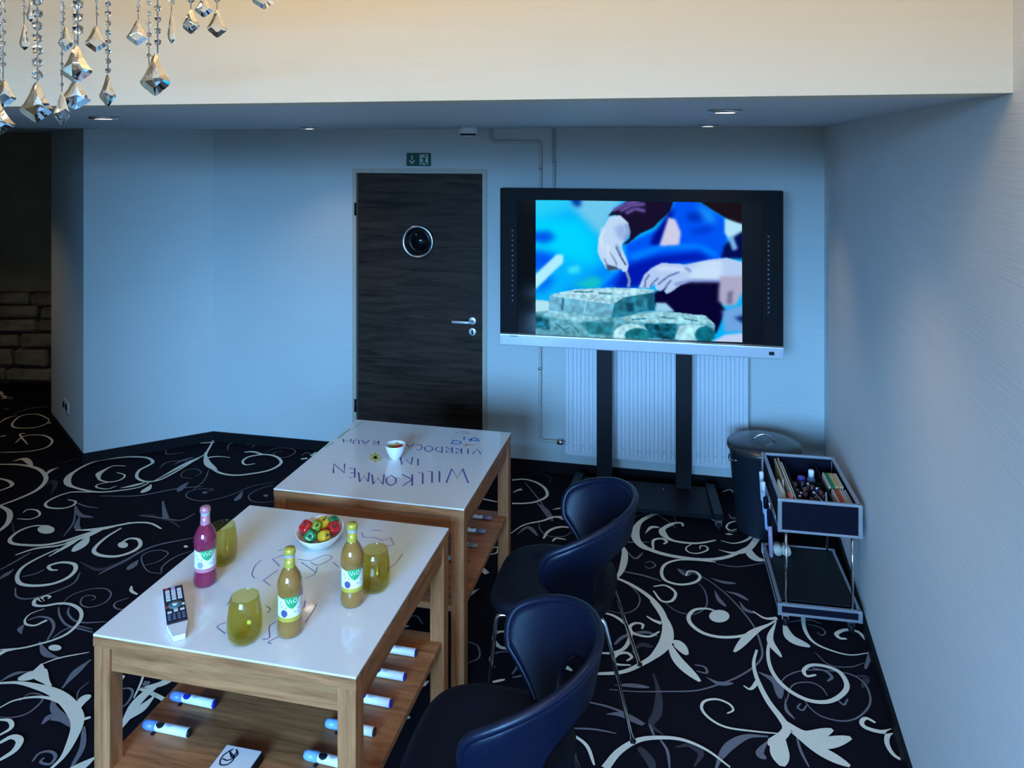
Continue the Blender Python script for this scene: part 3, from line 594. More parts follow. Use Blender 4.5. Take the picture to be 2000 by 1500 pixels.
# ------------------------------------------------------------------ wall pipes
def wpt(px, py, off=0.022):
    x, y = bw_at(px); z = CH-(py-HY)/FPX*y
    return (x-VX*off, y-VY*off, z)
def wpz(px, z, off=0.022):
    x, y = bw_at(px); return (x-VX*off, y-VY*off, z)
def rounded(P, r=0.03, k=4):
    out = [P[0]]
    for i in range(1, len(P)-1):
        a, b, c = Vector(P[i-1]), Vector(P[i]), Vector(P[i+1])
        d1 = (a-b).normalized()*r; d2 = (c-b).normalized()*r
        for j in range(k+1):
            t = j/k; out.append(tuple((b+d1)*(1-t)**2+b*2*t*(1-t)+(b+d2)*t*t))
    out.append(P[-1]); return out
RAD_Z0, RAD_Z1 = 0.175, 1.02
pA = [wpz(962, Z_SOF), wpt(962, 277), wpt(1057, 277), wpz(1056, 0.215), wpz(1104, 0.215)]
pipe = thing('heating_pipe', 'thin cream heating pipe with two bends running behind the display to the radiator', 'pipe', (0, 0, 0), 0, 'heating pipes on back wall')
MB().tube(rounded(pA), 0.0095, 10).build('pipe_run', M_PIPE, pipe)
for q in (wpz(1057, 2.05), wpz(1056, 0.7)):
    c = MB(); c.tube([(q[0], q[1], q[2]-0.008), (q[0], q[1], q[2]+0.008)], 0.014, 12); c.build('pipe_clip', M_STEEL, pipe)
va = wpz(1098, 0.215)
MB().tube([(va[0]-0.03*UX, va[1]-0.03*UY, va[2]), (va[0]+0.012*UX, va[1]+0.012*UY, va[2])], 0.019, 14).build('pipe_valve', M_STEEL, pipe)
pB = [wpz(1083, Z_SOF), wpz(1083, 1.12), wpz(1118, 1.12)]
pipe2 = thing('heating_pipe', 'thin straight cream heating pipe dropping from ceiling behind the display', 'pipe', (0, 0, 0), 0, 'heating pipes on back wall')
MB().tube(rounded(pB), 0.0095, 10).build('pipe_run', M_PIPE, pipe2)
q = wpz(1083, 2.1); MB().tube([(q[0], q[1], q[2]-0.008), (q[0], q[1], q[2]+0.008)], 0.014, 12).build('pipe_clip', M_STEEL, pipe2)

# ------------------------------------------------------------------ radiator
ra, rb = bw_at(1109), bw_at(1460); rlen = math.hypot(rb[0]-ra[0], rb[1]-ra[1])
rad = thing('radiator', 'white ribbed panel radiator on back wall behind display stand', 'radiator', (ra[0], ra[1], 0), ROT)
nrib = 22; pit = rlen/nrib
rm = MB(); prof = []
for i in range(nrib):
    x0 = i*pit
    for fx, d in ((0.0, -0.088), (0.30, -0.088), (0.42, -0.098), (0.88, -0.098)):
        prof.append((x0+fx*pit, d))
prof.append((rlen, -0.088))
poly = prof+[(rlen, -0.03), (0, -0.03)]
rm.prism(poly, RAD_Z0, RAD_Z1); rm.build('rib_panel', M_RADI, rad)
e = MB(); e.box(-0.004, rlen+0.004, -0.094, -0.03, RAD_Z0-0.012, RAD_Z0+0.02, bev=0.004); e.build('lower_rail', M_RADI, rad)
e = MB(); e.box(-0.004, rlen+0.004, -0.094, -0.03, RAD_Z1-0.02, RAD_Z1+0.01, bev=0.004); e.build('upper_grille', M_RADI, rad)
for i in range(nrib):
    MB().lathe([(0.006, 0), (0.0055, 0.006), (0.002, 0.009)], 8).build('weld_spot', M_RADI, rad, loc=((i+0.15)*pit, -0.088, RAD_Z0+0.055), rot=(R(90), 0, 0))
for x in (0.15, rlen-0.15):
    box_obj('wall_bracket', (x-0.02, x+0.02, -0.03, -0.001, RAD_Z0+0.05, RAD_Z1-0.1), M_RADI, rad)

# socket plate on the pillar side
pv = Vector((LQ[0]-LP[0], LQ[1]-LP[1])).normalized()
sk = Vector(LP)+pv*0.52
sock = thing('wall_socket', 'pair of small white wall sockets on the dim side of the pillar', 'socket', (sk.x, sk.y, 0.27), math.atan2(-pv.y, -pv.x))
for i in (0, 1):
    pl_ = MB().box(-0.085+i*0.088, -0.003+i*0.088, -0.012, 0.0, -0.041, 0.041, bev=0.004).build('socket_plate', M_SOCK, sock)
    MB().lathe([(0.021, 0.0), (0.023, 0.003), (0.026, 0.003)], 20, closed_top=False).build('socket_well', M_BLACK, pl_, loc=(-0.044+i*0.088, -0.0125, 0), rot=(R(90), 0, 0))

# ------------------------------------------------------------------ interactive display on wheeled stand
DA = R(-11.5)
DLn = (-0.075, 4.878); DW = 1.712; DZ0, DZ1 = 1.012, 1.932
disp = thing('display_stand', 'large black interactive display on wheeled black stand showing hands shaping clay', 'display', (DLn[0], DLn[1], 0), DA)
dux, duy = math.cos(DA), math.sin(DA)
def dpx(px, py):            # pixel -> display-plane (x, z)
    k = (px-CX)/FPX
    # DLn + t*(dux,duy) with X = k*Y
    t = (k*DLn[1]-DLn[0])/(dux-k*duy); Y = DLn[1]+t*duy
    return (t, CH-(py-HY)/FPX*Y)
body = MB().box(0, DW, 0.012, 0.085, DZ0-0.02, DZ1, bev=0.004).build('housing', M_BEZEL, disp)
gx0, gx1 = dpx(1010, 500)[0], dpx(1490, 500)[0]; gz1 = dpx(1010, 390)[1]; gz0 = DZ0
bz = MB(); bz.box(0, gx0, 0.0, 0.02, DZ0, DZ1); bz.box(gx1, DW, 0.0, 0.02, DZ0, DZ1); bz.box(gx0, gx1, 0.0, 0.02, gz1, DZ1)
bz.build('bezel', M_BEZEL, disp)
MB().box(gx0, gx1, 0.007, 0.013, gz0, gz1).build('glass_panel', M_GLASSBLK, disp)
# tray
tz0, tz1 = 0.945, DZ0+0.004
tr = MB().box(0.0, DW, -0.035, 0.06, tz0, tz1, bev=0.006).build('lower_tray', M_SILVER, disp)
MB().box(DW-0.085, DW-0.055, -0.0362, -0.0345, tz0+0.024, tz0+0.044).build('badge', M_BLACK, tr)
MB().box(0.07, 0.12, -0.0358, -0.0345, tz1-0.012, tz1-0.008).build('badge', M_BLACK, tr)
M_DOT = mat('touch_mark', (0.10, 0.10, 0.11), 0.5, noise=0)
for px, y0, y1, n in ((1001, 450, 587, 15), (1501, 462, 610, 17)):
    for i in range(n):
        t, z = dpx(px, y0+(y1-y0)*i/(n-1))
        MB().box(t-0.005, t+0.005, -0.0008, 0.001, z-0.005, z+0.005).build('touch_mark', M_DOT, disp)
# picture on the screen, rasterised onto a fine grid
GW, GH = 320, 230
img = np.zeros((GH, GW, 3)); yyg, xxg = np.mgrid[0:GH, 0:GW]
gxc = 75+xxg/(GW-1)*1790.0
aa = xxg/(GW-1); bb = yyg/(GH-1)
gyc = (95+10*aa)*(1-bb)+(1252+85*aa)*bb
def pip(poly):
    ins = np.zeros(gxc.shape, bool); n = len(poly)
    for i in range(n):
        x1, y1 = poly[i]; x2, y2 = poly[(i+1) % n]
        if y1 == y2: continue
        c = ((y1 > gyc) != (y2 > gyc)) & (gxc < (x2-x1)*(gyc-y1)/(y2-y1)+x1)
        ins ^= c
    return ins.astype(float)
def blur(m, r):
    r = r*GW/1790.0
    if r < 0.3: return m
    k = int(max(1, math.ceil(r*2.5))); g = np.exp(-0.5*(np.arange(-k, k+1)/r)**2); g /= g.sum()
    p_ = np.pad(m, k, mode='edge')
    p_ = np.apply_along_axis(lambda v: np.convolve(v, g, 'valid'), 1, p_)
    return np.apply_along_axis(lambda v: np.convolve(v, g, 'valid'), 0, p_)
nrg = np.random.RandomState(5)
def smooth_noise(sx, sy=None):
    sy = sy or sx; n_ = nrg.rand(GH, GW); n_ = blur(n_, sx); return (n_-n_.mean())/(n_.std()+1e-6)
def layer(poly, col, b=4, noise=0, ns=12):
    global img
    m = blur(pip(poly), b)[..., None]; c = np.array(col, float)[None, None, :]
    if noise: c = c*(1+noise*np.clip(smooth_noise(ns), -2, 2)[..., None])
    img = img*(1-m)+c*m
def pline(pts, wd, col, b=3):
    for (x1, y1), (x2, y2) in zip(pts[:-1], pts[1:]):
        l = math.hypot(x2-x1, y2-y1); nx, ny = -(y2-y1)/l*wd/2, (x2-x1)/l*wd/2
        layer([(x1+nx, y1+ny), (x2+nx, y2+ny), (x2-nx, y2-ny), (x1-nx, y1-ny)], col, b)
def ell(cx, cy, rx, ry): return [(cx+rx*math.cos(t*.2618), cy+ry*math.sin(t*.2618)) for t in range(24)]
img[:] = (4, 178, 252)
layer([(60,95),(500,95),(400,160),(60,300)], (40,205,250), 50)
layer([(480,80),(860,80),(780,230),(650,420),(500,260),(380,120)], (110,200,238), 35)
layer([(60,250),(480,270),(620,430),(620,660),(350,600),(60,520)], (0,212,255), 50)
layer([(40,370),(200,360),(260,420),(160,470),(40,440)], (0,90,235), 25); layer([(40,520),(260,560),(240,640),(120,700),(40,720)], (0,90,245), 30); layer([(150,740),(260,760),(180,860),(60,900)], (0,110,240), 30)
layer([(380,80),(490,80),(480,150),(430,150)], (0,60,160), 18)
layer([(300,900),(700,640),(820,700),(620,900)], (0,140,255), 40); layer([(390,830),(600,745),(690,800),(600,870)], (20,195,200), 25); layer([(360,680),(470,650),(470,720),(380,730)], (60,225,250), 18)
layer([(620,900),(760,760),(900,640),(870,480),(1180,340),(1300,100),(1500,100),(1740,260),(1750,620),(1660,650),(1400,650),(1000,840),(700,850)], (0,85,245), 16)
layer([(1390,220),(1560,180),(1600,260),(1440,290)], (0,50,190), 22); layer([(1440,350),(1640,300),(1600,380),(1460,400)], (0,60,210), 22); layer([(1480,130),(1620,180),(1660,300),(1560,290)], (20,140,255), 25)
layer([(1090,480),(1120,400),(1260,200),(1300,170),(1260,300),(1170,500)], (0,10,140), 16)
layer([(900,560),(1150,490),(1500,470),(1640,540),(1690,620),(1500,520),(1200,530),(950,630)], (0,125,255), 18)
layer([(880,660),(1150,580),(1500,550),(1620,620),(1250,650),(1020,850),(760,870)], (0,25,175), 25)
layer([(1250,245),(1310,265),(1355,380),(1340,485),(1170,495),(1210,370)], (205,205,232), 10)
layer([(720,235),(780,175),(900,100),(1295,100),(1260,200),(1110,340),(1000,390),(900,470),(850,482),(915,420),(910,330),(860,260),(790,222)], (22,16,46), 5)
for q in ([(770,185),(880,130),(1000,100)], [(830,190),(930,140),(1050,130)], [(880,210),(960,170),(1050,190)]): pline(q, 28, (105,85,165), 9)
layer([(1500,100),(1880,100),(1880,315),(1790,290),(1650,200)], (26,18,26), 6)
layer([(1720,255),(1880,310),(1880,380),(1770,450),(1720,380)], (175,225,248), 9); layer([(1790,420),(1880,360),(1880,610),(1690,600),(1720,490)], (5,12,80), 12); layer([(1750,430),(1790,400),(1830,520),(1790,540)], (120,180,235), 10)
layer([(1120,900),(1290,830),(1500,780),(1700,780),(1700,1010),(1730,1060),(1650,1260),(1300,1080),(1120,1010)], (8,5,50), 8)
layer([(60,745),(265,560),(325,565),(325,630),(60,870)], (175,238,255), 9)
layer([(700,300),(740,240),(830,225),(900,290),(916,380),(850,470),(845,510),(885,600),(905,660),(890,722),(850,712),(815,650),(835,690),(760,702),(710,690),(655,600),(630,540),(640,430)], (188,216,246), 5)
layer([(780,330),(860,300),(905,380),(850,460),(800,400)], (150,180,228), 18); layer([(705,650),(800,672),(825,695),(720,705)], (55,80,110), 6)
pline([(795,500),(840,590),(882,660)], 13, (60,75,120), 4); pline([(735,540),(790,625),(800,660)], 10, (90,110,160), 5); pline([(690,600),(720,660)], 10, (100,120,170), 5)
pline([(885,715),(912,790),(902,850)], 26, (120,145,185), 4)
layer([(990,855),(1040,740),(1110,680),(1190,640),(1400,655),(1600,612),(1740,600),(1880,640),(1880,800),(1700,800),(1440,800),(1350,835),(1270,895),(1230,912),(1208,882),(1250,840),(1180,885),(1138,870),(1130,822),(1090,855),(1050,855)], (178,203,242), 5)
layer([(1400,690),(1700,650),(1700,790),(1440,795)], (200,225,250), 22)
for q in ([(1085,740),(1050,790),(1045,850)], [(1160,770),(1115,810),(1090,850)], [(1270,790),(1230,840),(1205,880)], [(1340,720),(1240,760),(1160,830)]): pline(q, 12, (75,95,160), 5)
layer([(1680,760),(1880,760),(1880,880),(1815,1010),(1720,1022),(1668,970)], (172,170,200), 13); layer([(1745,900),(1790,880),(1780,1000),(1740,1000)], (110,110,150), 12)
layer([(60,955),(200,965),(480,960),(900,1080),(1150,1050),(1400,1080),(1600,1140),(1642,1190),(1620,1345),(60,1262)], (96,168,190), 3, 0.10, 14)
layer([(60,950),(200,960),(200,1045),(60,1055)], (175,228,242), 6); layer([(200,1035),(480,1085),(740,1115),(480,1150),(150,1080)], (140,205,225), 6, 0.08)
layer([(850,1105),(1150,1060),(1560,1100),(1642,1180),(1300,1165),(900,1150)], (148,210,224), 4, 0.09, 12)
layer([(205,905),(440,862),(780,850),(1125,868),(1130,905),(960,930),(790,1000)], (158,212,230), 3, 0.09, 10)
layer([(200,910),(785,985),(752,1115),(330,1045),(193,1040)], (108,178,208), 3, 0.07, 14); pline([(325,930),(315,1040)], 16, (40,100,130), 5); pline([(530,960),(510,1075)], 12, (160,220,235), 4)
layer([(782,985),(870,935),(1122,895),(1132,1050),(1000,1065),(860,1105),(750,1115)], (40,122,150), 3, 0.10, 14); layer([(885,990),(950,980),(950,1060),(890,1060)], (14,70,95), 8); layer([(1060,910),(1125,900),(1130,1050),(1070,1050)], (20,90,120), 6)
layer([(60,1075),(190,1110),(210,1210),(60,1190)], (25,112,140), 10, 0.2); layer([(480,1140),(780,1150),(760,1260),(560,1250)], (45,135,155), 8, 0.12, 14)
layer([(1040,1165),(1320,1170),(1300,1310),(1090,1290)], (16,88,112), 6, 0.2)
layer(ell(925,1262,155,95), (176,228,242), 4, 0.06); layer(ell(985,1265,115,62), (26,118,135), 5, 0.12)
layer([(1340,1190),(1420,1175),(1560,1190),(1520,1240),(1480,1320),(1300,1310)], (168,224,238), 5, 0.06); layer(ell(1556,1268,85,75), (14,105,128), 6, 0.08)
layer([(1140,985),(1230,990),(1300,1065),(1140,1060)], (155,208,240), 8)
layer([(1700,1060),(1880,1010),(1880,1250),(1715,1245)], (110,165,225), 14); layer([(1800,1120),(1880,1100),(1880,1180)], (10,40,110), 14); layer([(1615,1330),(1720,1270),(1880,1255),(1880,1345)], (190,206,242), 8)
for q in ([(230,915),(480,950),(760,990)], [(300,890),(560,905),(860,900)], [(500,875),(760,880),(1000,885)]): pline(q, 7, (205,238,246), 3)
for q in ([(420,880),(520,888),(600,880)], [(640,900),(760,905)], [(250,1150),(330,1210),(380,1190)], [(420,1180),(470,1240)], [(150,1130),(200,1180)], [(930,1130),(1060,1120)], [(1180,1110),(1300,1125)], [(1380,1125),(1500,1150)]): pline(q, 9, (40,105,130), 4)
for q in ([(680,330),(660,430),(680,520)], [(720,480),(740,600)]): pline(q, 22, (215,235,252), 12)
for q in ([(880,300),(905,370),(870,440)], [(800,480),(830,560)]): pline(q, 20, (120,145,205), 10)
for q in ([(1150,690),(1250,690),(1400,700)], [(1500,660),(1700,640)]): pline(q, 24, (212,230,252), 14)
for q in ([(1300,830),(1450,795),(1680,800)], [(1390,680),(1440,720)]): pline(q, 22, (120,140,205), 10)
img = np.clip(img, 0, 255)/255.0
lin_img = np.where(img <= 0.04045, img/12.92, ((img+0.055)/1.055)**2.4)
pTL, pTR, pBL, pBR = dpx(1046, 391), dpx(1449, 393), dpx(1046, 655), dpx(1450, 669)
vx = []
for j in range(GH):
    b_ = j/(GH-1)
    for i in range(GW):
        a_ = i/(GW-1)
        x = (pTL[0]*(1-a_)+pTR[0]*a_)*(1-b_)+(pBL[0]*(1-a_)+pBR[0]*a_)*b_
        z = (pTL[1]*(1-a_)+pTR[1]*a_)*(1-b_)+(pBL[1]*(1-a_)+pBR[1]*a_)*b_
        vx.append((x, 0.0062, z))
fx = [(j*GW+i, (j+1)*GW+i, (j+1)*GW+i+1, j*GW+i+1) for j in range(GH-1) for i in range(GW-1)]
me = bpy.data.meshes.new('screen_picture'); me.from_pydata(vx, [], fx)
ca = me.color_attributes.new('picture', 'FLOAT_COLOR', 'POINT')
ca.data.foreach_set('color', np.concatenate([lin_img.reshape(-1, 3), np.ones((GW*GH, 1))], 1).astype(np.float32).ravel())
m = bpy.data.materials.new('lit_screen'); m.use_nodes = True; nt = m.node_tree
at = nt.nodes.new('ShaderNodeAttribute'); at.attribute_name = 'picture'
em = nt.nodes.new('ShaderNodeEmission'); em.inputs[1].default_value = 1.0
nt.links.new(at.outputs['Color'], em.inputs[0]); nt.links.new(em.outputs[0], nt.nodes['Material Output'].inputs[0])
me.materials.append(m); so = bpy.data.objects.new('screen_picture', me); COL.objects.link(so); so.parent = disp
tag(so, 'lit picture of two hands carving a block of clay')
# stand
def dloc(px, py, z):        # floor-ish pixel -> display local
    X, Y = fl(px, py, z); dx, dy = X-DLn[0], Y-DLn[1]
    return (dx*dux+dy*duy, -dx*duy+dy*dux)
x1 = dpx(1168, 800)[0]+0.03; x2 = dpx(1326, 800)[0]+0.03
for x in (x1, x2):
    MB().box(x-0.048, x+0.048, 0.10, 0.15, 0.06, 1.80, bev=0.004).build('post', M_BLACKM, disp)
MB().box(x1-0.15, x2+0.15, 0.087, 0.10, 1.25, 1.32).build('mount_rail', M_BLACKM, disp)
MB().box(x1-0.15, x2+0.15, 0.087, 0.10, 1.60, 1.67).build('mount_rail', M_BLACKM, disp)
base = MB(); bx0, bx1 = x1-0.17, x2+0.17
base.add([(bx0, -0.16, 0.055), (bx1, -0.16, 0.055), (bx1, 0.14, 0.085), (bx0, 0.14, 0.085), (bx0, -0.16, 0.03), (bx1, -0.16, 0.03), (bx1, 0.14, 0.06), (bx0, 0.14, 0.06)],
         [(0, 1, 2, 3), (7, 6, 5, 4), (0, 4, 5, 1), (1, 5, 6, 2), (2, 6, 7, 3), (3, 7, 4, 0)])
base.build('base_plate', M_BLACKM, disp)
for x in (x1+0.17, (x1+x2)/2+0.12): MB().lathe([(0.006, 0), (0.005, 0.004)], 8).build('bolt', M_CHROME, disp, loc=(x, 0.07, 0.078))
fxr, fyr = dloc(1404, 1018, 0.06)
for sgn, xb in ((-1, bx0), (1, bx1)):
    xf_ = (x1+x2)/2+sgn*(fxr-(x1+x2)/2)
    xs = xb+sgn*(-0.01)
    leg = MB(); dirv = Vector((xf_-xs, fyr-0.16, 0)).normalized(); nv = Vector((-dirv.y, dirv.x, 0))*0.026
    A, B = Vector((xs, 0.16, 0)), Vector((xf_, fyr, 0))
    leg.prism([tuple((A+nv)[:2]), tuple((B+nv)[:2]), tuple((B-nv)[:2]), tuple((A-nv)[:2])], 0.062, 0.10)
    leg.build('foot', M_BLACKM, disp)
    for P_ in (A*0.97+B*0.03, A*0.03+B*0.97):
        cst = MB().tube([(P_.x-0.012, P_.y, 0.027), (P_.x+0.012, P_.y, 0.027)], 0.027, 14).build('caster', M_BLACK, disp)
        MB().box(P_.x-0.018, P_.x+0.018, P_.y-0.012, P_.y+0.012, 0.03, 0.064).build('caster_fork', M_STEEL, cst)

# ------------------------------------------------------------------ tables
TS = 0.420; TH = 0.75; SHZ = 0.35; LEGW = 0.056
TC = [(-0.742, 2.598), (-0.507, 3.568)]
TROT = R(-12.8)
def tbl_local(ti):
    c, s = math.cos(TROT), math.sin(TROT)
    def f(px, py, z=TH):
        X, Y = fl(px, py, z); dx, dy = X-TC[ti][0], Y-TC[ti][1]
        return (dx*c+dy*s, -dx*s+dy*c)
    return f
def make_table(ti, label):
    t = thing('workshop_table', label, 'table', (TC[ti][0], TC[ti][1], 0), TROT, 'white topped oak tables')
    MB().box(-TS, TS, -TS, TS, TH-0.006, TH, bev=0.0015).build('white_top', M_TOP, t)
    e_ = MB(); e_.box(-TS, TS, -TS, TS, TH-0.036, TH-0.006); e_.build('top_board', M_OAK, t)
    for sx in (-1, 1):
        for sy in (-1, 1):
            x0 = sx*(TS-0.002); x1_ = sx*(TS-LEGW); y0 = sy*(TS-0.002); y1_ = sy*(TS-LEGW)
            MB().box(min(x0, x1_), max(x0, x1_), min(y0, y1_), max(y0, y1_), 0, TH-0.037, bev=0.002).build('leg', M_OAKZ, t)
    iw = TS-LEGW
    for sy in (-1, 1):
        a_, b_ = sorted((sy*(TS-0.010), sy*(TS-0.034)))
        MB().box(-iw, iw, a_, b_, TH-0.108, TH-0.038, bev=0.001).build('apron', M_OAK, t)
    for sx in (-1, 1):
        a_, b_ = sorted((sx*(TS-0.010), sx*(TS-0.034)))
        MB().box(a_, b_, -iw, iw, TH-0.108, TH-0.038, bev=0.001).build('apron', M_OAKY, t)
    MB().box(-TS+0.012, TS-0.012, -iw, iw, SHZ-0.024, SHZ, bev=0.002).build('shelf', M_OAK, t)
    MB().box(-iw, iw, -TS+0.012, -iw+0.0005, SHZ-0.024, SHZ, bev=0.0).build('shelf_edge', M_OAK, t)
    MB().box(-iw, iw, iw-0.0005, TS-0.012, SHZ-0.024, SHZ, bev=0.0).build('shelf_edge', M_OAK, t)
    return t
t1 = make_table(0, 'near oak table with glossy white top carrying bottles and glasses')
t2 = make_table(1, 'far oak table with welcome writing on its glossy white top')
M_INKP = mat('ink_purple', (0.12, 0.10, 0.36), 0.6, noise=0.1); M_INKL = mat('ink_lilac', (0.33, 0.28, 0.62), 0.6, noise=0.1)
M_INKB = mat('ink_blue', (0.10, 0.22, 0.62), 0.6, noise=0.1); M_INKG = mat('ink_green', (0.36, 0.62, 0.50), 0.6, noise=0.1); M_INKY = mat('ink_yellow', (0.55, 0.53, 0.12), 0.6, noise=0.1)
M_INKR = mat('ink_pink', (0.62, 0.34, 0.46), 0.6, noise=0.1); M_INKO = mat('ink_orange', (0.65, 0.42, 0.28), 0.6, noise=0.1)
def ink(tab, ti, cr, strokes, m, name, wid=0.006, zz=0.0006, smooth=True):
    f = tbl_local(ti); mbk = MB()
    for st in strokes:
        P = [f(*cr(q)) for q in st]
        P = [q for q in P]
        ribbon(mbk, P, wid, lambda x, y: (x, y, TH+zz), 4, smooth and len(P) > 2)
    mbk.build(name, m, tab)
C5 = crop(370, 970, 5.0); C2 = crop(640, 815, 5.5556)
ink(t1, 0, C5, [[(920,570),(810,610),(880,680)], [(860,720),(720,820),(790,870)], [(1680,350),(1700,400),(1810,400),(1890,430),(1960,400),(2000,470),(1900,490)], [(1100,880),(1100,960)], [(1130,1020),(1120,1080),(1070,1090)]], M_INKL, 'lilac_doodle', 0.005, smooth=False)
ink(t1, 0, C5, [[(1060,610),(1180,625),(1330,570),(1390,600),(1260,670),(1180,640)], [(1090,640),(1160,690),(1230,740)], [(1250,690),(1220,760),(1130,800)], [(1400,640),(1460,690)], [(860,530),(920,520)]], M_INKB, 'blue_doodle', 0.003)
ink(t1, 0, C5, [[(700,620),(640,680),(610,760),(640,800)], [(370,1060),(410,990)], [(360,1230),(270,1270),(350,1340)], [(850,1220),(780,1270),(780,1380),(710,1395)], [(870,1370),(770,1420),(800,1440)], [(1240,1050),(1200,1130),(1130,1230)], [(750,1070),(790,1100),(760,1140)], [(2080,560),(2040,620),(1980,680),(1930,720)], [(1780,330),(1880,335)]], M_INKP, 'purple_doodle', 0.0028)
# writing on the far table: reads from the far side of the table
GL = {'W': [[(0,0),(.25,1),(.5,.35),(.75,1),(1,0)]], 'I': [[(.5,0),(.5,1)]], 'L': [[(.2,0),(.2,1),(.9,1)]], 'K': [[(.1,0),(.1,1)], [(.9,0),(.1,.55),(.95,1)]],
      'O': [[(.5,0),(.05,.3),(.05,.7),(.5,1),(.95,.7),(.95,.3),(.5,0)]], 'M': [[(0,1),(.1,0),(.5,.65),(.9,0),(1,1)]], 'E': [[(.9,0),(.15,0),(.15,1),(.9,1)], [(.15,.5),(.75,.5)]],
      'N': [[(.05,1),(.05,0),(.95,1),(.95,0)]], 'V': [[(0,0),(.5,1),(1,0)]], 'R': [[(.1,1),(.1,0),(.8,.1),(.8,.4),(.1,.5),(.9,1)]], 'P': [[(.1,1),(.1,0),(.8,.1),(.8,.4),(.1,.5)]],
      'D': [[(.1,0),(.1,1),(.8,.8),(.9,.4),(.1,0)]], 'C': [[(.9,.15),(.4,0),(.05,.4),(.2,.9),(.9,.9)]], 'A': [[(0,1),(.5,0),(1,1)], [(.2,.6),(.8,.6)]], 'U': [[(.05,0),(.1,.8),(.5,1),(.9,.8),(.95,0)]]}
def write(letters):
    out = []
    for ch, xr, xl, ytop, ybot in letters:      # xr: start (image right), xl: end (image left); ytop: near side = letter top
        for st in GL[ch]:
            out.append([(xr+(xl-xr)*gx_, ytop+(ybot-ytop)*gy_) for gx_, gy_ in st])
    return out
L1 = [('W',1525,1285,715,560),('I',1230,1195,705,585),('L',1145,1080,712,590),('L',1045,975,725,605),('K',930,800,745,620),('O',745,630,745,630),('M',612,480,728,622),('M',450,335,700,600),('E',305,225,655,555),('N',190,55,605,505)]
L2 = [('I',1000,960,525,450),('M',920,790,515,435)]
L3 = [('V',1665,1570,400,345),('I',1545,1500,400,340),('R',1460,1380,398,335),('R',1360,1270,388,325),('D',1250,1160,385,318),('O',1140,1050,378,308),('C',1030,950,358,295),('A',940,850,345,285),
      ('R',560,480,300,255),('A',450,370,300,250),('U',345,275,290,245),('M',255,165,275,235)]
ink(t2, 1, C2, write(L1), M_INKP, 'welcome_word', 0.0075, smooth=False)
ink(t2, 1, C2, write(L2), M_INKP, 'middle_word', 0.007, smooth=False)
ink(t2, 1, C2, write(L3), M_INKP, 'lower_words', 0.006, smooth=False)
ink(t2, 1, C2, [[(440,440),(590,440)], [(515,385),(520,490)], [(465,405),(570,470)], [(560,405),(470,470)]], M_INKY, 'yellow_star', 0.012, smooth=False)
for g_ in ([(390,45),(330,80),(290,110)], [(240,125),(170,180),(110,230)], [(60,270),(20,300),(-40,330)], [(-120,380),(-180,420)], [(-220,445),(-290,455)]):
    ink(t2, 1, C2, [g_], M_INKG, 'green_smear', 0.016)
ink(t2, 1, C2, [[(1340,250),(1440,265),(1430,290),(1345,285),(1370,260)], [(1520,240),(1640,260),(1600,225),(1560,235),(1545,262)], [(1480,210),(1480,245)]], M_INKB, 'blue_flowers', 0.009)
ink(t2, 1, C2, [[(1380,185),(1430,160),(1500,160),(1530,180),(1460,180)]], M_INKR, 'pink_flower', 0.008)
ink(t2, 1, C2, [[(1460,305),(1520,300),(1600,305)], [(1490,315),(1520,290)]], M_INKO, 'orange_flower', 0.008)

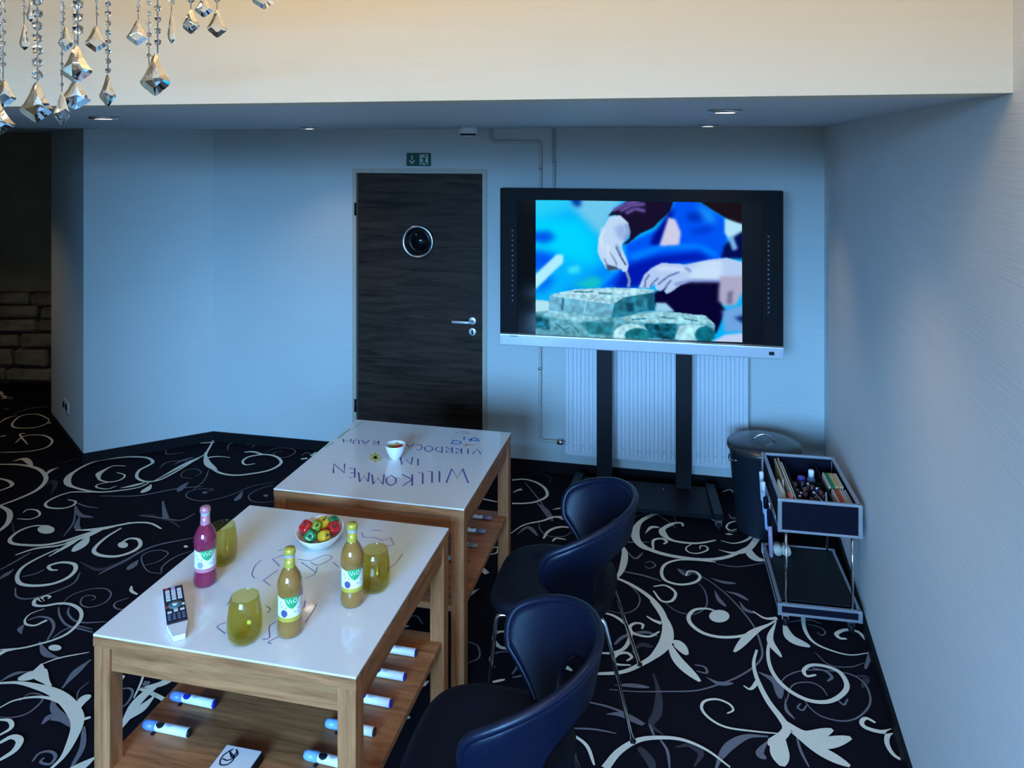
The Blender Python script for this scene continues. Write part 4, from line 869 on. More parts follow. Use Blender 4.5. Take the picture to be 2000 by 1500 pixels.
# ------------------------------------------------------------------ chairs
def build_chair():
    ch = thing('shell_chair', '', 'chair', (0, 0, 0), 0, 'black leather shell chairs')
    # seat pad (x forward, y left)
    n = 40; prof = [(0.80, 0.405), (0.96, 0.418), (1.0, 0.440), (0.97, 0.462), (0.86, 0.470), (0.6, 0.462), (0.3, 0.455), (0.02, 0.453)]
    sm = MB(); vs_ = []; fs_ = []
    for r_, z in prof:
        for k in range(n):
            a_ = 2*math.pi*k/n; ca_, sa = math.cos(a_), math.sin(a_); e_ = 0.55
            x = math.copysign(abs(ca_)**e_, ca_)*0.245*r_; y = math.copysign(abs(sa)**e_, sa)*0.245*r_
            zz = z-(0.02*(x/0.245)**2 if x > 0.1 else 0)
            if x < 0: y *= 1-0.18*(x/0.245)**2
            vs_.append((x+0.01, y, zz))
    for i in range(len(prof)-1):
        for k in range(n): fs_.append((i*n+k, i*n+(k+1) % n, (i+1)*n+(k+1) % n, (i+1)*n+k))
    fs_.append(tuple(reversed(range(n)))); fs_.append(tuple((len(prof)-1)*n+k for k in range(n)))
    sm.add(vs_, fs_, True); sm.build('seat', M_SEATL, ch)
    # wrap-around shell
    NS, NT = 44, 14
    def S_(s, t):
        th = s*(R(62)+(R(112)-R(62))*t**0.85)
        ax = 0.205+0.075*t**0.8; by = 0.190+0.095*t**0.75
        x = -0.02-ax*math.cos(th)-0.01*t; y = by*math.sin(th)
        ztop = 0.80-0.155*(abs(s)**2.2); zb = 0.430
        z = zb+(ztop-zb)*t
        return Vector((x, y, z))
    def t0(s): return 0.0 if abs(s) > 0.70 else 0.66*(1-(s/0.70)**4)**0.5
    def t9(s): return 1.0-0.30*max(0.0, (abs(s)-0.80)/0.20)**2.2
    sh = MB(); gv = []; gf = []
    for side in (0, 1):
        for i in range(NS+1):
            s = -1+2*i/NS; a0_ = t0(s)
            for j in range(NT+1):
                t = a0_+(t9(s)-a0_)*j/NT
                p_ = S_(s, t)
                e1 = S_(min(1, s+.01), t)-S_(max(-1, s-.01), t); e2 = S_(s, min(1, t+.01))-S_(s, max(0, t-.01))
                nrm = e1.cross(e2).normalized()
                thick = 0.012*(1 if j < NT else 0.5)
                gv.append(p_+nrm*(thick if side else -thick))
    W_ = NT+1; O_ = (NS+1)*W_
    for i in range(NS):
        for j in range(NT):
            q = (i*W_+j, (i+1)*W_+j, (i+1)*W_+j+1, i*W_+j+1)
            gf.append(tuple(O_+k for k in q)); gf.append(tuple(reversed(q)))
    for i in range(NS):
        gf.append((i*W_, (i+1)*W_, O_+(i+1)*W_, O_+i*W_)); gf.append(((i+1)*W_+NT, i*W_+NT, O_+i*W_+NT, O_+(i+1)*W_+NT))
    for j in range(NT):
        gf.append((j+1, j, O_+j, O_+j+1)); b_ = NS*W_; gf.append((b_+j, b_+j+1, O_+b_+j+1, O_+b_+j))
    sh.add(gv, gf, True); sh.build('shell_back', M_LEATHER, ch)
    # rolled rim: along the top and down the front edges
    rim = [S_(-1, t9(1)*j/8) for j in range(1, 8)]+[S_(-1+2*i/60, t9(-1+2*i/60)) for i in range(61)]+[S_(1, t9(1)*j/8) for j in range(7, 0, -1)]
    MB().tube(rim, 0.013, 10).build('rolled_rim', M_LEATHER, ch)
    # chrome frame and legs
    fr = [(0.19, 0.19, 0.398), (0.19, -0.19, 0.398), (-0.19, -0.13, 0.398), (-0.19, 0.13, 0.398)]
    MB().tube(rounded(fr+[fr[0]], 0.04), 0.0085, 10).build('seat_frame', M_CHROME, ch)
    for sy in (-1, 1):
        MB().tube(rounded([(0.10, sy*0.19, 0.398), (0.205, sy*0.20, 0.398), (0.235, sy*0.235, 0.004)], 0.025), 0.0085, 10).build('leg', M_CHROME, ch)
        MB().tube(rounded([(-0.10, sy*0.12, 0.398), (-0.20, sy*0.14, 0.398), (-0.315, sy*0.215, 0.004)], 0.025), 0.0085, 10).build('leg', M_CHROME, ch)
        MB().lathe([(0.011, 0), (0.011, 0.012)], 10).build('foot_cap', M_BLACK, ch, loc=(0.235, sy*0.235, 0)); MB().lathe([(0.011, 0), (0.011, 0.012)], 10).build('foot_cap', M_BLACK, ch, loc=(-0.315, sy*0.215, 0))
    return ch
ch1 = build_chair(); ch2 = copy_tree(ch1)
FACE = math.atan2(0.22, -0.975)
ch1.location = (-0.055, 2.235, 0); ch1.rotation_euler = (0, 0, FACE); ch1['label'] = 'navy black leather shell chair nearest the camera beside the near table'
ch2.location = (0.185, 3.105, 0); ch2.rotation_euler = (0, 0, FACE); ch2['label'] = 'navy black leather shell chair further back facing the far table'

# ------------------------------------------------------------------ bin
bin_ = thing('waste_bin', 'dark slate blue round waste bin with lid between radiator and cart', 'bin', (1.45, 4.42, 0))
MB().lathe([(0.150, 0.0), (0.156, 0.01), (0.192, 0.455), (0.197, 0.46), (0.197, 0.468), (0.188, 0.468), (0.150, 0.02), (0.0, 0.02)], 40, closed_top=False).build('bin_body', M_BINB, bin_)
MB().lathe([(0.204, 0.462), (0.207, 0.466), (0.207, 0.484), (0.203, 0.490), (0.12, 0.503), (0.0, 0.506)], 40).build('lid', M_LIDT, bin_)
hp = [(-0.062+0.124*i/12, -0.0, 0.498+0.042*math.sin(math.pi*i/12)**0.7) for i in range(13)]
MB().tube(hp, 0.005, 8).build('lid_handle', M_CHROME, bin_, rot=(0, 0, R(-15)))
hp = [(-0.193-0.022*math.sin(math.pi*i/10), -0.045+0.09*i/10, 0.425-0.012*math.sin(math.pi*i/10)) for i in range(11)]
MB().tube(hp, 0.005, 8).build('side_handle', M_CHROME, bin_, rot=(0, 0, R(12)))

# ------------------------------------------------------------------ supply cart
CART = (1.435, 3.725); CROT = R(-10.5); cw, cd = 0.172, 0.268
cart = thing('supply_cart', 'low aluminium framed cart with navy trays beside the right wall', 'cart', (CART[0], CART[1], 0), CROT)
def tray(z0, z1, name, m_panel):
    pn = MB(); tk = 0.006
    pn.box(-cw, cw, -cd, -cd+tk, z0, z1); pn.box(-cw, cw, cd-tk, cd, z0, z1); pn.box(-cw, -cw+tk, -cd+tk, cd-tk, z0, z1); pn.box(cw-tk, cw, -cd+tk, cd-tk, z0, z1); pn.box(-cw, cw, -cd, cd, z0-0.004, z0+0.002)
    pn.build(name, m_panel, cart)
    pr = MB(); b_ = 0.011
    for z in (z0-0.005, z1-b_+0.004):
        pr.box(-cw-0.004, cw+0.004, -cd-0.005, -cd+b_, z, z+b_, bev=0.002); pr.box(-cw-0.004, cw+0.004, cd-b_, cd+0.005, z, z+b_, bev=0.002)
        pr.box(-cw-0.005, -cw+b_, -cd, cd, z, z+b_, bev=0.002); pr.box(cw-b_, cw+0.005, -cd, cd, z, z+b_, bev=0.002)
    for sx in (-1, 1):
        for sy in (-1, 1):
            pr.box(sx*cw-0.009, sx*cw+0.009, sy*cd-0.009, sy*cd+0.009, z0-0.004, z1+0.002, bev=0.002)
    pr.build('tray_frame', M_ALU, cart)
tray(0.452, 0.592, 'upper_tray', M_NAVY); tray(0.075, 0.118, 'lower_tray', M_NAVY)
for sx in (-1, 1):
    for sy in (-1, 1):
        MB().tube([(sx*(cw-0.03), sy*(cd-0.012-0.02*0), 0.115), (sx*(cw-0.03), sy*(cd-0.012), 0.45)], 0.006, 10).build('upright_rod', M_CHROME, cart)
        c_ = MB().tube([(sx*(cw-0.03)-0.01, sy*(cd-0.04), 0.024), (sx*(cw-0.03)+0.01, sy*(cd-0.04), 0.024)], 0.024, 14).build('caster', M_BLACK, cart)
        MB().box(sx*(cw-0.03)-0.015, sx*(cw-0.03)+0.015, sy*(cd-0.04)-0.01, sy*(cd-0.04)+0.01, 0.03, 0.072).build('caster_fork', M_STEEL, c_)
MB().box(-cw+0.01, cw-0.01, -cd+0.03, cd-0.03, 0.118, 0.126).build('lower_mat', M_BLACK, cart)
MB().tube([(-cw+0.03, cd-0.012, 0.30), (cw-0.03, cd-0.012, 0.30)], 0.007, 10).build('cross_rod', M_CHROME, cart)
dv = MB(); dv.box(-0.075, -0.071, -cd+0.006, cd-0.006, 0.455, 0.565); dv.box(0.075, 0.079, -cd+0.006, cd-0.006, 0.455, 0.565); dv.box(0.079, cw-0.006, -0.055, -0.050, 0.455, 0.565)
dv.box(-0.071, 0.075, 0.045, 0.049, 0.455, 0.55); dv.build('dividers', M_BLACK, cart)
ct, st_ = math.cos(CROT), math.sin(CROT)
def cworld(x, y, z): return (CART[0]+x*ct-y*st_, CART[1]+x*st_+y*ct, z)
def card(x, y, ln, col, label, lean=0.0, hgt=0.120, th=0.006, grp='paper cards in the cart', z=0.456, rz=0.0):
    m_ = mat('card_%02d_%02d_%02d' % tuple(int(c*99) for c in col), col, 0.75, noise=0.06)
    o = MB().box(-th/2, th/2, -ln/2, ln/2, 0, hgt).build('paper_card', m_, None, loc=cworld(x, y, z), rot=(0, lean, CROT+rz))
    return tag(o, label, 'card', grp)
cols = [((0.62,0.55,0.40),'cream'), ((0.02,0.20,0.10),'dark green'), ((0.03,0.30,0.14),'green'), ((0.70,0.55,0.22),'yellow'), ((0.75,0.40,0.14),'orange'), ((0.68,0.50,0.32),'apricot'), ((0.62,0.54,0.44),'beige')]
for i, (c_, nm) in enumerate(cols):
    card(0.086+i*0.0098, 0.035, 0.155, c_, '%s paper card in the rear right compartment of the cart tray' % nm, 0.05)
cols = [((0.55,0.50,0.42),'cream'), ((0.60,0.07,0.03),'red'), ((0.62,0.09,0.04),'bright red'), ((0.60,0.50,0.38),'beige'), ((0.50,0.48,0.42),'stone grey'), ((0.40,0.40,0.38),'pale grey')]
for i, (c_, nm) in enumerate(cols):
    card(0.087+i*0.0112, -0.155, 0.17, c_, '%s paper card in the front right compartment of the cart tray' % nm, 0.08)
for i, (c_, nm, xx, y_, ln) in enumerate([((0.55,0.42,0.26),'tan',-0.112,0.10,0.26), ((0.56,0.50,0.38),'sand',-0.096,0.02,0.44), ((0.50,0.46,0.36),'buff',-0.086,-0.02,0.42)]):
    card(xx, y_, ln, c_, 'long %s card strip standing in the left compartment of the cart tray' % nm, -0.06, 0.128)
card(-0.112, -0.20, 0.09, (0.75,0.16,0.12), 'short coral red card at the front left of the cart tray', 0.0, 0.122, 0.014)
# glue bottle, spray bottle, purple pot
g = thing('glue_bottle', 'white glue bottle with green base lying in the left of the cart tray', 'bottle', cworld(-0.140, -0.205, 0.515), 0, None, rot=(R(-72), 0, CROT))
MB().lathe([(0.018, 0.0), (0.020, 0.01), (0.020, 0.05)], 18).build('glue_base', mat('teal_cap', (0.08, 0.28, 0.25), 0.4), g)
MB().lathe([(0.020, 0.05), (0.020, 0.12), (0.014, 0.14), (0.010, 0.175), (0.004, 0.20)], 18).build('glue_body', mat('cream_plastic', (0.70, 0.70, 0.58), 0.4), g)
sp = thing('spray_bottle', 'small bluish bottle with white cap standing in the cart tray', 'bottle', cworld(0.035, 0.105, 0.466), 0)
MB().lathe([(0.019, 0), (0.021, 0.01), (0.021, 0.075), (0.012, 0.09)], 18).build('bottle_body', mat('slate_glass', (0.10, 0.14, 0.24), 0.2), sp)
MB().lathe([(0.014, 0.09), (0.014, 0.118), (0.011, 0.122)], 18).build('bottle_cap', M_WHITE, sp)
pp = thing('ink_pot', 'purple capped ink pot standing in the middle of the cart tray', 'pot', cworld(-0.012, 0.105, 0.456), 0)
MB().lathe([(0.020, 0), (0.020, 0.06)], 18).build('pot_body', M_BLACK, pp); MB().lathe([(0.019, 0.06), (0.019, 0.092), (0.015, 0.096)], 18).build('pot_cap', mat('purple_cap', (0.09, 0.06, 0.42), 0.35), pp)
# dark felt pens standing in the middle compartment
rp = random.Random(21); k = 0
penc = [((0.05,0.008,0.012),'dark red'), ((0.012,0.012,0.016),'black'), ((0.02,0.012,0.05),'dark violet'), ((0.07,0.02,0.015),'brown')]
for gx_ in range(4):
    for gy_ in range(6):
        x = -0.060+gx_*0.030+rp.uniform(-.004, .004); y = -0.225+gy_*0.040+rp.uniform(-.005, .005)
        if x > 0.015 and gy_ < 2: continue
        c_, nm = penc[(gx_*2+gy_*3) % 4]
        pn = thing('felt_pen', 'dark felt pen standing among others in the middle of the cart tray', 'pen', cworld(x, y, 0.456), 0, 'felt pens in the cart tray', rot=(rp.uniform(-.12, .12), rp.uniform(-.12, .12), 0))
        hh = rp.uniform(0.105, 0.128)
        MB().lathe([(0.010, 0), (0.010, hh*0.55)], 10).build('pen_barrel', M_BLACK, pn); MB().lathe([(0.0115, hh*0.55), (0.0115, hh*0.96), (0.009, hh)], 10).build('pen_cap', mat('pen_%s' % nm.replace(' ', '_'), c_, 0.3), pn)
        if rp.random() < 0.35: MB().lathe([(0.005, hh), (0.005, hh+0.004)], 8).build('cap_button', M_WHITE, pn)
# scissors
sc_ = thing('scissors', 'open scissors with silver blades lying at the front of the cart tray', 'scissors', cworld(0.035, -0.178, 0.568), CROT)
for sg in (-1, 1):
    b_ = MB(); b_.add([(0, -0.04, 0), (sg*0.010, -0.04, 0.002), (sg*0.030, 0.075, 0.004), (sg*0.024, 0.078, 0.001), (0, -0.04, -0.003), (sg*0.010, -0.04, -0.002), (sg*0.030, 0.075, 0.001), (sg*0.024, 0.078, -0.002)], [(0, 1, 2, 3), (7, 6, 5, 4), (0, 4, 5, 1), (1, 5, 6, 2), (2, 6, 7, 3), (3, 7, 4, 0)])
    b_.build('blade', M_STEEL, sc_)
    MB().tube([(sg*0.013+0.012*math.cos(a_*.524), -0.052+0.014*math.sin(a_*.524), 0) for a_ in range(12)], 0.004, 8, closed=True).build('grip', mat('pink_grip', (0.5, 0.06, 0.10), 0.4), sc_)
card(0.050, -0.235, 0.03, (0.75,0.75,0.76), 'small white card scrap at the front of the cart tray', 0.2, 0.09, 0.012, z=0.47)
# things hung along the outer left side of the cart
for i, (y, z, ln, c_, nm) in enumerate([(0.13, 0.40, 0.16, (0.62,0.70,0.80), 'pale blue'), (0.06, 0.37, 0.17, (0.40,0.50,0.70), 'mid blue'), (-0.02, 0.33, 0.17, (0.30,0.42,0.65), 'steel blue'), (-0.16, 0.27, 0.24, (0.25,0.19,0.27), 'mauve')]):
    hk = thing('hanging_marker', '%s marker clipped to the outer left side of the cart' % nm, 'marker', cworld(-cw-0.020, y, z), 0, 'markers clipped on the cart side', rot=(R(10), R(-4), CROT))
    MB().lathe([(0.006, 0), (0.010, 0.01), (0.010, ln*0.7)], 10).build('marker_barrel', mat('hang_%d' % i, c_, 0.4), hk); MB().lathe([(0.0115, ln*0.7), (0.0115, ln), (0.009, ln+0.004)], 10).build('marker_cap', M_WHITE if i < 2 else M_NAVY, hk)
sr = MB(); sr.box(-cw-0.012, -cw-0.006, -0.20, 0.20, 0.47, 0.49); sr.build('side_rail', M_ALU, cart)
# two paper rolls low at the back of the cart
for i, (x, nm) in enumerate(((-0.115, 'cream'), (-0.075, 'ivory'))):
    o = MB(); o.tube([(0, -0.03, 0.0), (0, 0.03, 0.0)], 0.022, 16); o.build('tape_roll', mat('tape_%d' % i, (0.55, 0.50, 0.40), 0.6), None, loc=cworld(x, 0.17, 0.148), rot=(0, 0, CROT))
    tag(bpy.data.objects[-1] if False else COL.objects[-1], '%s tape roll lying at the back of the lower cart tray%s' % (nm, '' if i else ', left of its twin'), 'tape', 'tape rolls on the lower cart tray')

# ------------------------------------------------------------------ marker pens on the table shelves
M_MKW = mat('marker_white', (0.80, 0.80, 0.80), 0.3, noise=0.02)
def mk_col(nm, c): return mat('marker_'+nm, c, 0.3, noise=0.05)
def marker(pxl, pxr, z, capcol, ovalcol, label, flip=False, rad=0.0135, group='markers on the near table shelf'):
    A = Vector((*fl(*pxl, z+rad), 0)); B = Vector((*fl(*pxr, z+rad), 0))
    d = B-A; ln = 0.166 if 'near' in group else 0.124; c = (A+B)/2; ang = math.atan2(d.y, d.x)+(math.pi if flip else 0)
    t = thing('whiteboard_marker', label, 'marker', (c.x, c.y, z+rad+0.001), ang, group)
    ry = Matrix.Rotation(R(90), 4, 'Y')
    mb_ = MB().lathe([(rad*0.88, 0.0), (rad, 0.004), (rad, ln-0.050)], 18); mb_.xf(Matrix.Translation((-ln/2+0.046, 0, 0)) @ ry); bo = mb_.build('barrel', M_MKW, t)
    mb_ = MB().lathe([(rad*0.75, 0.0), (rad*0.95, 0.006), (rad*1.06, 0.012), (rad*1.06, 0.0445)], 18); mb_.xf(Matrix.Translation((-ln/2, 0, 0)) @ ry); mb_.build('cap', capcol, t)
    mb_ = MB().lathe([(rad*0.9, 0.0), (rad*0.9, 0.006)], 18); mb_.xf(Matrix.Translation((ln/2-0.0045, 0, 0)) @ ry); mb_.build('end_plug', ovalcol, t)
    pt = MB(); vs_ = [(0.0, 0.0)]; n = 14
    def pl(x, a_): return (x, -math.sin(a_)*(rad+0.0004), math.cos(a_)*(rad+0.0004))
    rows = []
    for j in range(7):
        a_ = R(20)+R(-48+96*j/6); hw = 0.014*math.sqrt(max(0.02, 1-((j-3)/3.0)**2))
        rows.append([pl(-ln/2+0.064-hw, a_), pl(-ln/2+0.064+hw, a_)])
    pt.add([q for r_ in rows for q in r_], [(2*j, 2*j+1, 2*j+3, 2*j+2) for j in range(6)]); pt.build('oval_print', ovalcol, bo)
    pt = MB()
    for j, (x0, x1_) in enumerate(((0.085, 0.108), (0.086, 0.102))):
        a_ = R(8+j*16); pt.add([pl(-ln/2+x0, a_), pl(-ln/2+x1_, a_), pl(-ln/2+x1_, a_+R(7)), pl(-ln/2+x0, a_+R(7))], [(0, 1, 2, 3)])
    pt.build('print_lines', mat('print_grey', (0.25, 0.28, 0.36), 0.5), bo)
    MB().box(-ln/2+0.040, -ln/2+0.050, -0.020, 0.0, -rad-0.001, -rad+0.004).build('cap_clip', M_BLACK, t)
    return t
CBL = mk_col('pale_blue', (0.16, 0.28, 0.66)); CTB = mk_col('sky_blue', (0.22, 0.42, 0.70)); OBL = mk_col('blue', (0.01, 0.012, 0.30)); OBK = mk_col('black', (0.008, 0.008, 0.010)); OCR = mk_col('crimson', (0.30, 0.01, 0.04)); OGR = mk_col('navy', (0.01, 0.015, 0.10))
SZ = SHZ
marker((334,1358),(420,1376), SZ, CBL, OBL, 'white marker with blue oval on the left of the near table shelf')
marker((281,1414),(370,1432), SZ, CBL, OBK, 'white marker with black oval on the left of the near table shelf')
marker((728,1262),(815,1276), SZ, mk_col('dark_blue', (0.02, 0.03, 0.25)), OGR, 'white marker at the far right of the near table shelf')
marker((703,1307),(793,1323), SZ, mk_col('dark_blue', (0.02, 0.03, 0.25)), OBL, 'second white marker from the far right end of the near table shelf')
marker((675,1357),(763,1374), SZ, mk_col('dark_blue', (0.02, 0.03, 0.25)), OBL, 'third white marker from the far right end of the near table shelf')
marker((638,1412),(731,1430), SZ, CTB, OBK, 'white marker with sky blue cap partly behind the right front leg')
marker((598,1474),(690,1496), SZ, CTB, OBK, 'white marker with sky blue cap and black oval before the right front leg')
G2 = 'markers on the far table shelf'
marker((912,1007),(962,1012), SZ, mk_col('mauve', (0.28, 0.16, 0.26)), OCR, 'pinkish marker with crimson oval at the back of the far table shelf', True, 0.0095, G2)
marker((900,1033),(948,1038), SZ, mk_col('grey', (0.22, 0.21, 0.26)), OBK, 'white marker with grey cap and black oval on the far table shelf', True, 0.0095, G2)
marker((885,1059),(932,1066), SZ, mk_col('taupe', (0.24, 0.20, 0.18)), mk_col('brown', (0.10, 0.04, 0.02)), 'white marker with taupe cap and brown oval on the far table shelf', True, 0.0095, G2)
marker((866,1088),(914,1095), SZ, mk_col('taupe', (0.24, 0.20, 0.18)), mk_col('brown', (0.10, 0.04, 0.02)), 'white marker mostly hidden behind the far table front leg', False, 0.0095, G2)

# card box on the shelf
f1 = tbl_local(0)
q0 = fl(448, 1462, SZ+0.03); bxp = fl(462, 1482, SZ+0.03)
nb = thing('note_box', 'black based note box with white printed cover on near table shelf', 'box', (bxp[0], bxp[1], SZ+0.001), TROT)
MB().box(-0.062, 0.062, -0.075, 0.045, 0.0, 0.026, bev=0.002).build('box_body', M_BLACK, nb)
cv = MB().box(-0.058, 0.058, -0.071, 0.041, 0.026, 0.030, bev=0.001).build('white_cover', M_WHITE, nb)
pm = MB()
for st in ([(-0.030,0.03),(-0.045,0.0),(-0.035,-0.03),(-0.012,-0.025),(-0.008,0.0),(-0.03,0.015)], [(-0.02,0.03),(-0.005,0.012),(-0.02,-0.012),(-0.04,-0.01)], [(-0.035,0.02),(-0.015,0.0),(-0.012,0.025)]):
    ribbon(pm, st, 0.005, lambda x, y: (x, y, 0.0304), 5)
pm.build('swirl_print', mat('print_dark', (0.03, 0.03, 0.06), 0.5), cv)

# ------------------------------------------------------------------ bottles
def bottle(pos, liquid, foil, band, label, fruit, yaw):
    t = thing('juice_bottle', label, 'bottle', (pos[0], pos[1], TH), yaw, 'juice bottles on the near table')
    prof = [(0.026, 0.0), (0.033, 0.002), (0.0365, 0.010), (0.0370, 0.025), (0.0345, 0.045), (0.0335, 0.060), (0.0335, 0.120), (0.0365, 0.128), (0.0370, 0.145), (0.0355, 0.160), (0.030, 0.176), (0.022, 0.190), (0.0155, 0.200), (0.0140, 0.212), (0.0135, 0.235), (0.0150, 0.238), (0.0150, 0.243)]
    MB().lathe(prof, 32).build('bottle_body', liquid, t)
    MB().lathe([(0.0162, 0.198), (0.0150, 0.210), (0.0146, 0.228), (0.0140, 0.228)], 28, closed_top=False, closed_bot=False).build('neck_foil', foil, t)
    MB().lathe([(0.0147, 0.228), (0.0150, 0.240)], 28, closed_top=False, closed_bot=False).build('neck_collar', M_SILVER, t)
    MB().lathe([(0.0165, 0.238), (0.0172, 0.240), (0.0165, 0.250), (0.0145, 0.254), (0.0, 0.255)], 24).build('crown_cap', foil, t)
    lb = MB(); n = 40; vs_ = []
    for k in range(n+1):
        a_ = 2*math.pi*k/n; top = 0.122-0.010*math.cos(a_-R(-60))*0.6
        for z in (0.062, top): vs_.append((0.0342*math.cos(a_), 0.0342*math.sin(a_), z))
    lb.add(vs_, [(2*k, 2*k+2, 2*k+3, 2*k+1) for k in range(n)], True); lo_ = lb.build('paper_label', M_WHITE, t)
    MB().lathe([(0.0344, 0.052), (0.0346, 0.054), (0.0344, 0.064)], 40, closed_top=False, closed_bot=False).build('label_band', band, lo_)
    def cyl(a_, z, r_=0.0347): return (r_*math.sin(a_), -r_*math.cos(a_), z)
    em_ = MB(); rows = []
    for j in range(9):
        tt = j/8; z = 0.126-0.036*tt; hw = R(36)*(1-tt**2.2)**0.7+R(1.5); off = R(12)
        rows.append([cyl(off+hw*(-1+2*i/6), z) for i in range(7)])
    vs_ = [q for r_ in rows for q in r_]
    em_.add(vs_, [(j*7+i, (j+1)*7+i, (j+1)*7+i+1, j*7+i+1) for j in range(8) for i in range(6)], True)
    em_.build('green_emblem', mat('emblem_green', (0.03, 0.36, 0.13), 0.4), lo_)
    tx = MB(); sc2 = 0.017; pls = lambda x, y: cyl(R(12)+x/0.0347, 0.113+y, 0.0351)
    for stx in ([(-0.016, 0.005), (-0.011, -0.007), (-0.006, 0.005)], [(-0.002, 0.001), (-0.002, -0.007)], [(0.008, 0.005), (0.003, 0.0), (0.006, -0.006), (0.012, -0.006), (0.015, 0.0), (0.012, 0.005), (0.008, 0.005)]):
        ribbon(tx, stx, 0.0024, pls, 3, False)
    tx.build('emblem_letters', M_WHITE, lo_)
    ft = MB(); n = 16; c0 = (-R(28), 0.077)
    for ri in range(3): pass
    ring_ = lambda f_: [cyl(c0[0]+R(17)*f_*math.cos(a_*2*math.pi/n), c0[1]+0.011*f_*math.sin(a_*2*math.pi/n)) for a_ in range(n)]
    vs_ = [cyl(*c0)]+ring_(0.5)+ring_(1.0)
    ft.add(vs_, [(0, 1+i, 1+(i+1) % n) for i in range(n)]+[(1+i, 1+n+i, 1+n+(i+1) % n, 1+(i+1) % n) for i in range(n)])
    ft.build('fruit_print', fruit, lo_)
    sm_ = MB()
    for (a_, z) in ((-R(48), 0.105), (-R(40), 0.095), (-R(20), 0.092), (R(40), 0.075), (R(25), 0.078), (R(44), 0.085)):
        sm_.add([cyl(a_-R(3), z), cyl(a_+R(3), z-0.002), cyl(a_+R(2), z+0.005), cyl(a_-R(2), z+0.004)], [(0, 1, 2, 3)])
    sm_.build('leaf_specks', mat('speck_slate', (0.20, 0.24, 0.34), 0.5), lo_)
    return t
M_AMB = mat('amber_juice', (0.42, 0.20, 0.045), 0.06, trans=0.35, coat=0.6, noise=0.05, nscale=20)
M_RED = mat('berry_juice', (0.30, 0.022, 0.075), 0.06, trans=0.3, coat=0.6, noise=0.05, nscale=20)
M_YF = mat('yellow_foil', (0.58, 0.46, 0.06), 0.3, 0.3); M_PF = mat('pink_foil', (0.62, 0.25, 0.32), 0.3, 0.3); M_OL = mat('olive_gold_foil', (0.42, 0.36, 0.08), 0.3, 0.3)
M_PLUM = mat('plum_print', (0.07, 0.07, 0.22), 0.5); M_LEAFP = mat('leaf_print', (0.28, 0.32, 0.42), 0.5)
bpos = [fl(401, 1139, TH), fl(566, 1236, TH), fl(688, 1178, TH)]
bottle(bpos[0], M_RED, M_PF, M_PF, 'red juice bottle with pink neck foil behind the remote control', M_LEAFP, R(22))
bottle(bpos[1], M_AMB, M_YF, M_YF, 'amber juice bottle nearest the front edge of the near table', M_PLUM, R(16))
bottle(bpos[2], M_AMB, M_YF, M_YF, 'amber juice bottle right of the bowl of mini peppers', M_PLUM, R(14))

# glasses
M_OLG = bpy.data.materials.new('olive_glass'); M_OLG.use_nodes = True
nt = M_OLG.node_tree; nt.nodes.remove(nt.nodes['Principled BSDF'])
tr_ = nt.nodes.new('ShaderNodeBsdfTransparent'); gl_ = nt.nodes.new('ShaderNodeBsdfGlossy'); gl_.inputs['Roughness'].default_value = 0.02
nz = nt.nodes.new('ShaderNodeTexNoise'); nz.inputs['Scale'].default_value = 12
rp_ = nt.nodes.new('ShaderNodeValToRGB'); rp_.color_ramp.elements[0].color = (0.87, 0.83, 0.48, 1); rp_.color_ramp.elements[1].color = (0.91, 0.88, 0.57, 1)
fr_ = nt.nodes.new('ShaderNodeLayerWeight'); fr_.inputs['Blend'].default_value = 0.5
pw_ = nt.nodes.new('ShaderNodeMath'); pw_.operation = 'POWER'; pw_.inputs[1].default_value = 4.0; ma_ = nt.nodes.new('ShaderNodeMath'); ma_.operation = 'MULTIPLY_ADD'; ma_.inputs[1].default_value = 0.5; ma_.inputs[2].default_value = 0.04
mx_ = nt.nodes.new('ShaderNodeMixShader')
nt.links.new(nz.outputs['Fac'], rp_.inputs[0]); nt.links.new(rp_.outputs[0], tr_.inputs[0]); nt.links.new(fr_.outputs['Facing'], pw_.inputs[0]); nt.links.new(pw_.outputs[0], ma_.inputs[0]); nt.links.new(ma_.outputs[0], mx_.inputs[0])
nt.links.new(tr_.outputs[0], mx_.inputs[1]); nt.links.new(gl_.outputs[0], mx_.inputs[2]); nt.links.new(mx_.outputs[0], nt.nodes['Material Output'].inputs[0])
def tumbler(pos, label):
    t = thing('glass_tumbler', label, 'glass', (pos[0], pos[1], TH), 0, 'olive glass tumblers on the near table')
    out = [(0.024, 0.0005), (0.036, 0.003), (0.046, 0.018), (0.0505, 0.042), (0.0495, 0.070), (0.0455, 0.100), (0.0405, 0.130), (0.0395, 0.1310)]
    inn = [(0.0385, 0.130), (0.0435, 0.100), (0.0475, 0.070), (0.0485, 0.042), (0.044, 0.020), (0.034, 0.010), (0.012, 0.008), (0.0, 0.008)]
    MB().lathe(out+inn, 40, closed_top=False).build('tumbler_bowl', M_OLG, t)
    return t
tumbler(fl(478, 1250, TH), 'olive green glass tumbler standing alone left of the front amber bottle')
tumbler(fl(435, 1098, TH), 'olive green glass tumbler half hidden behind the red juice bottle')
tumbler(fl(733, 1150, TH), 'olive green glass tumbler beside the right amber bottle')

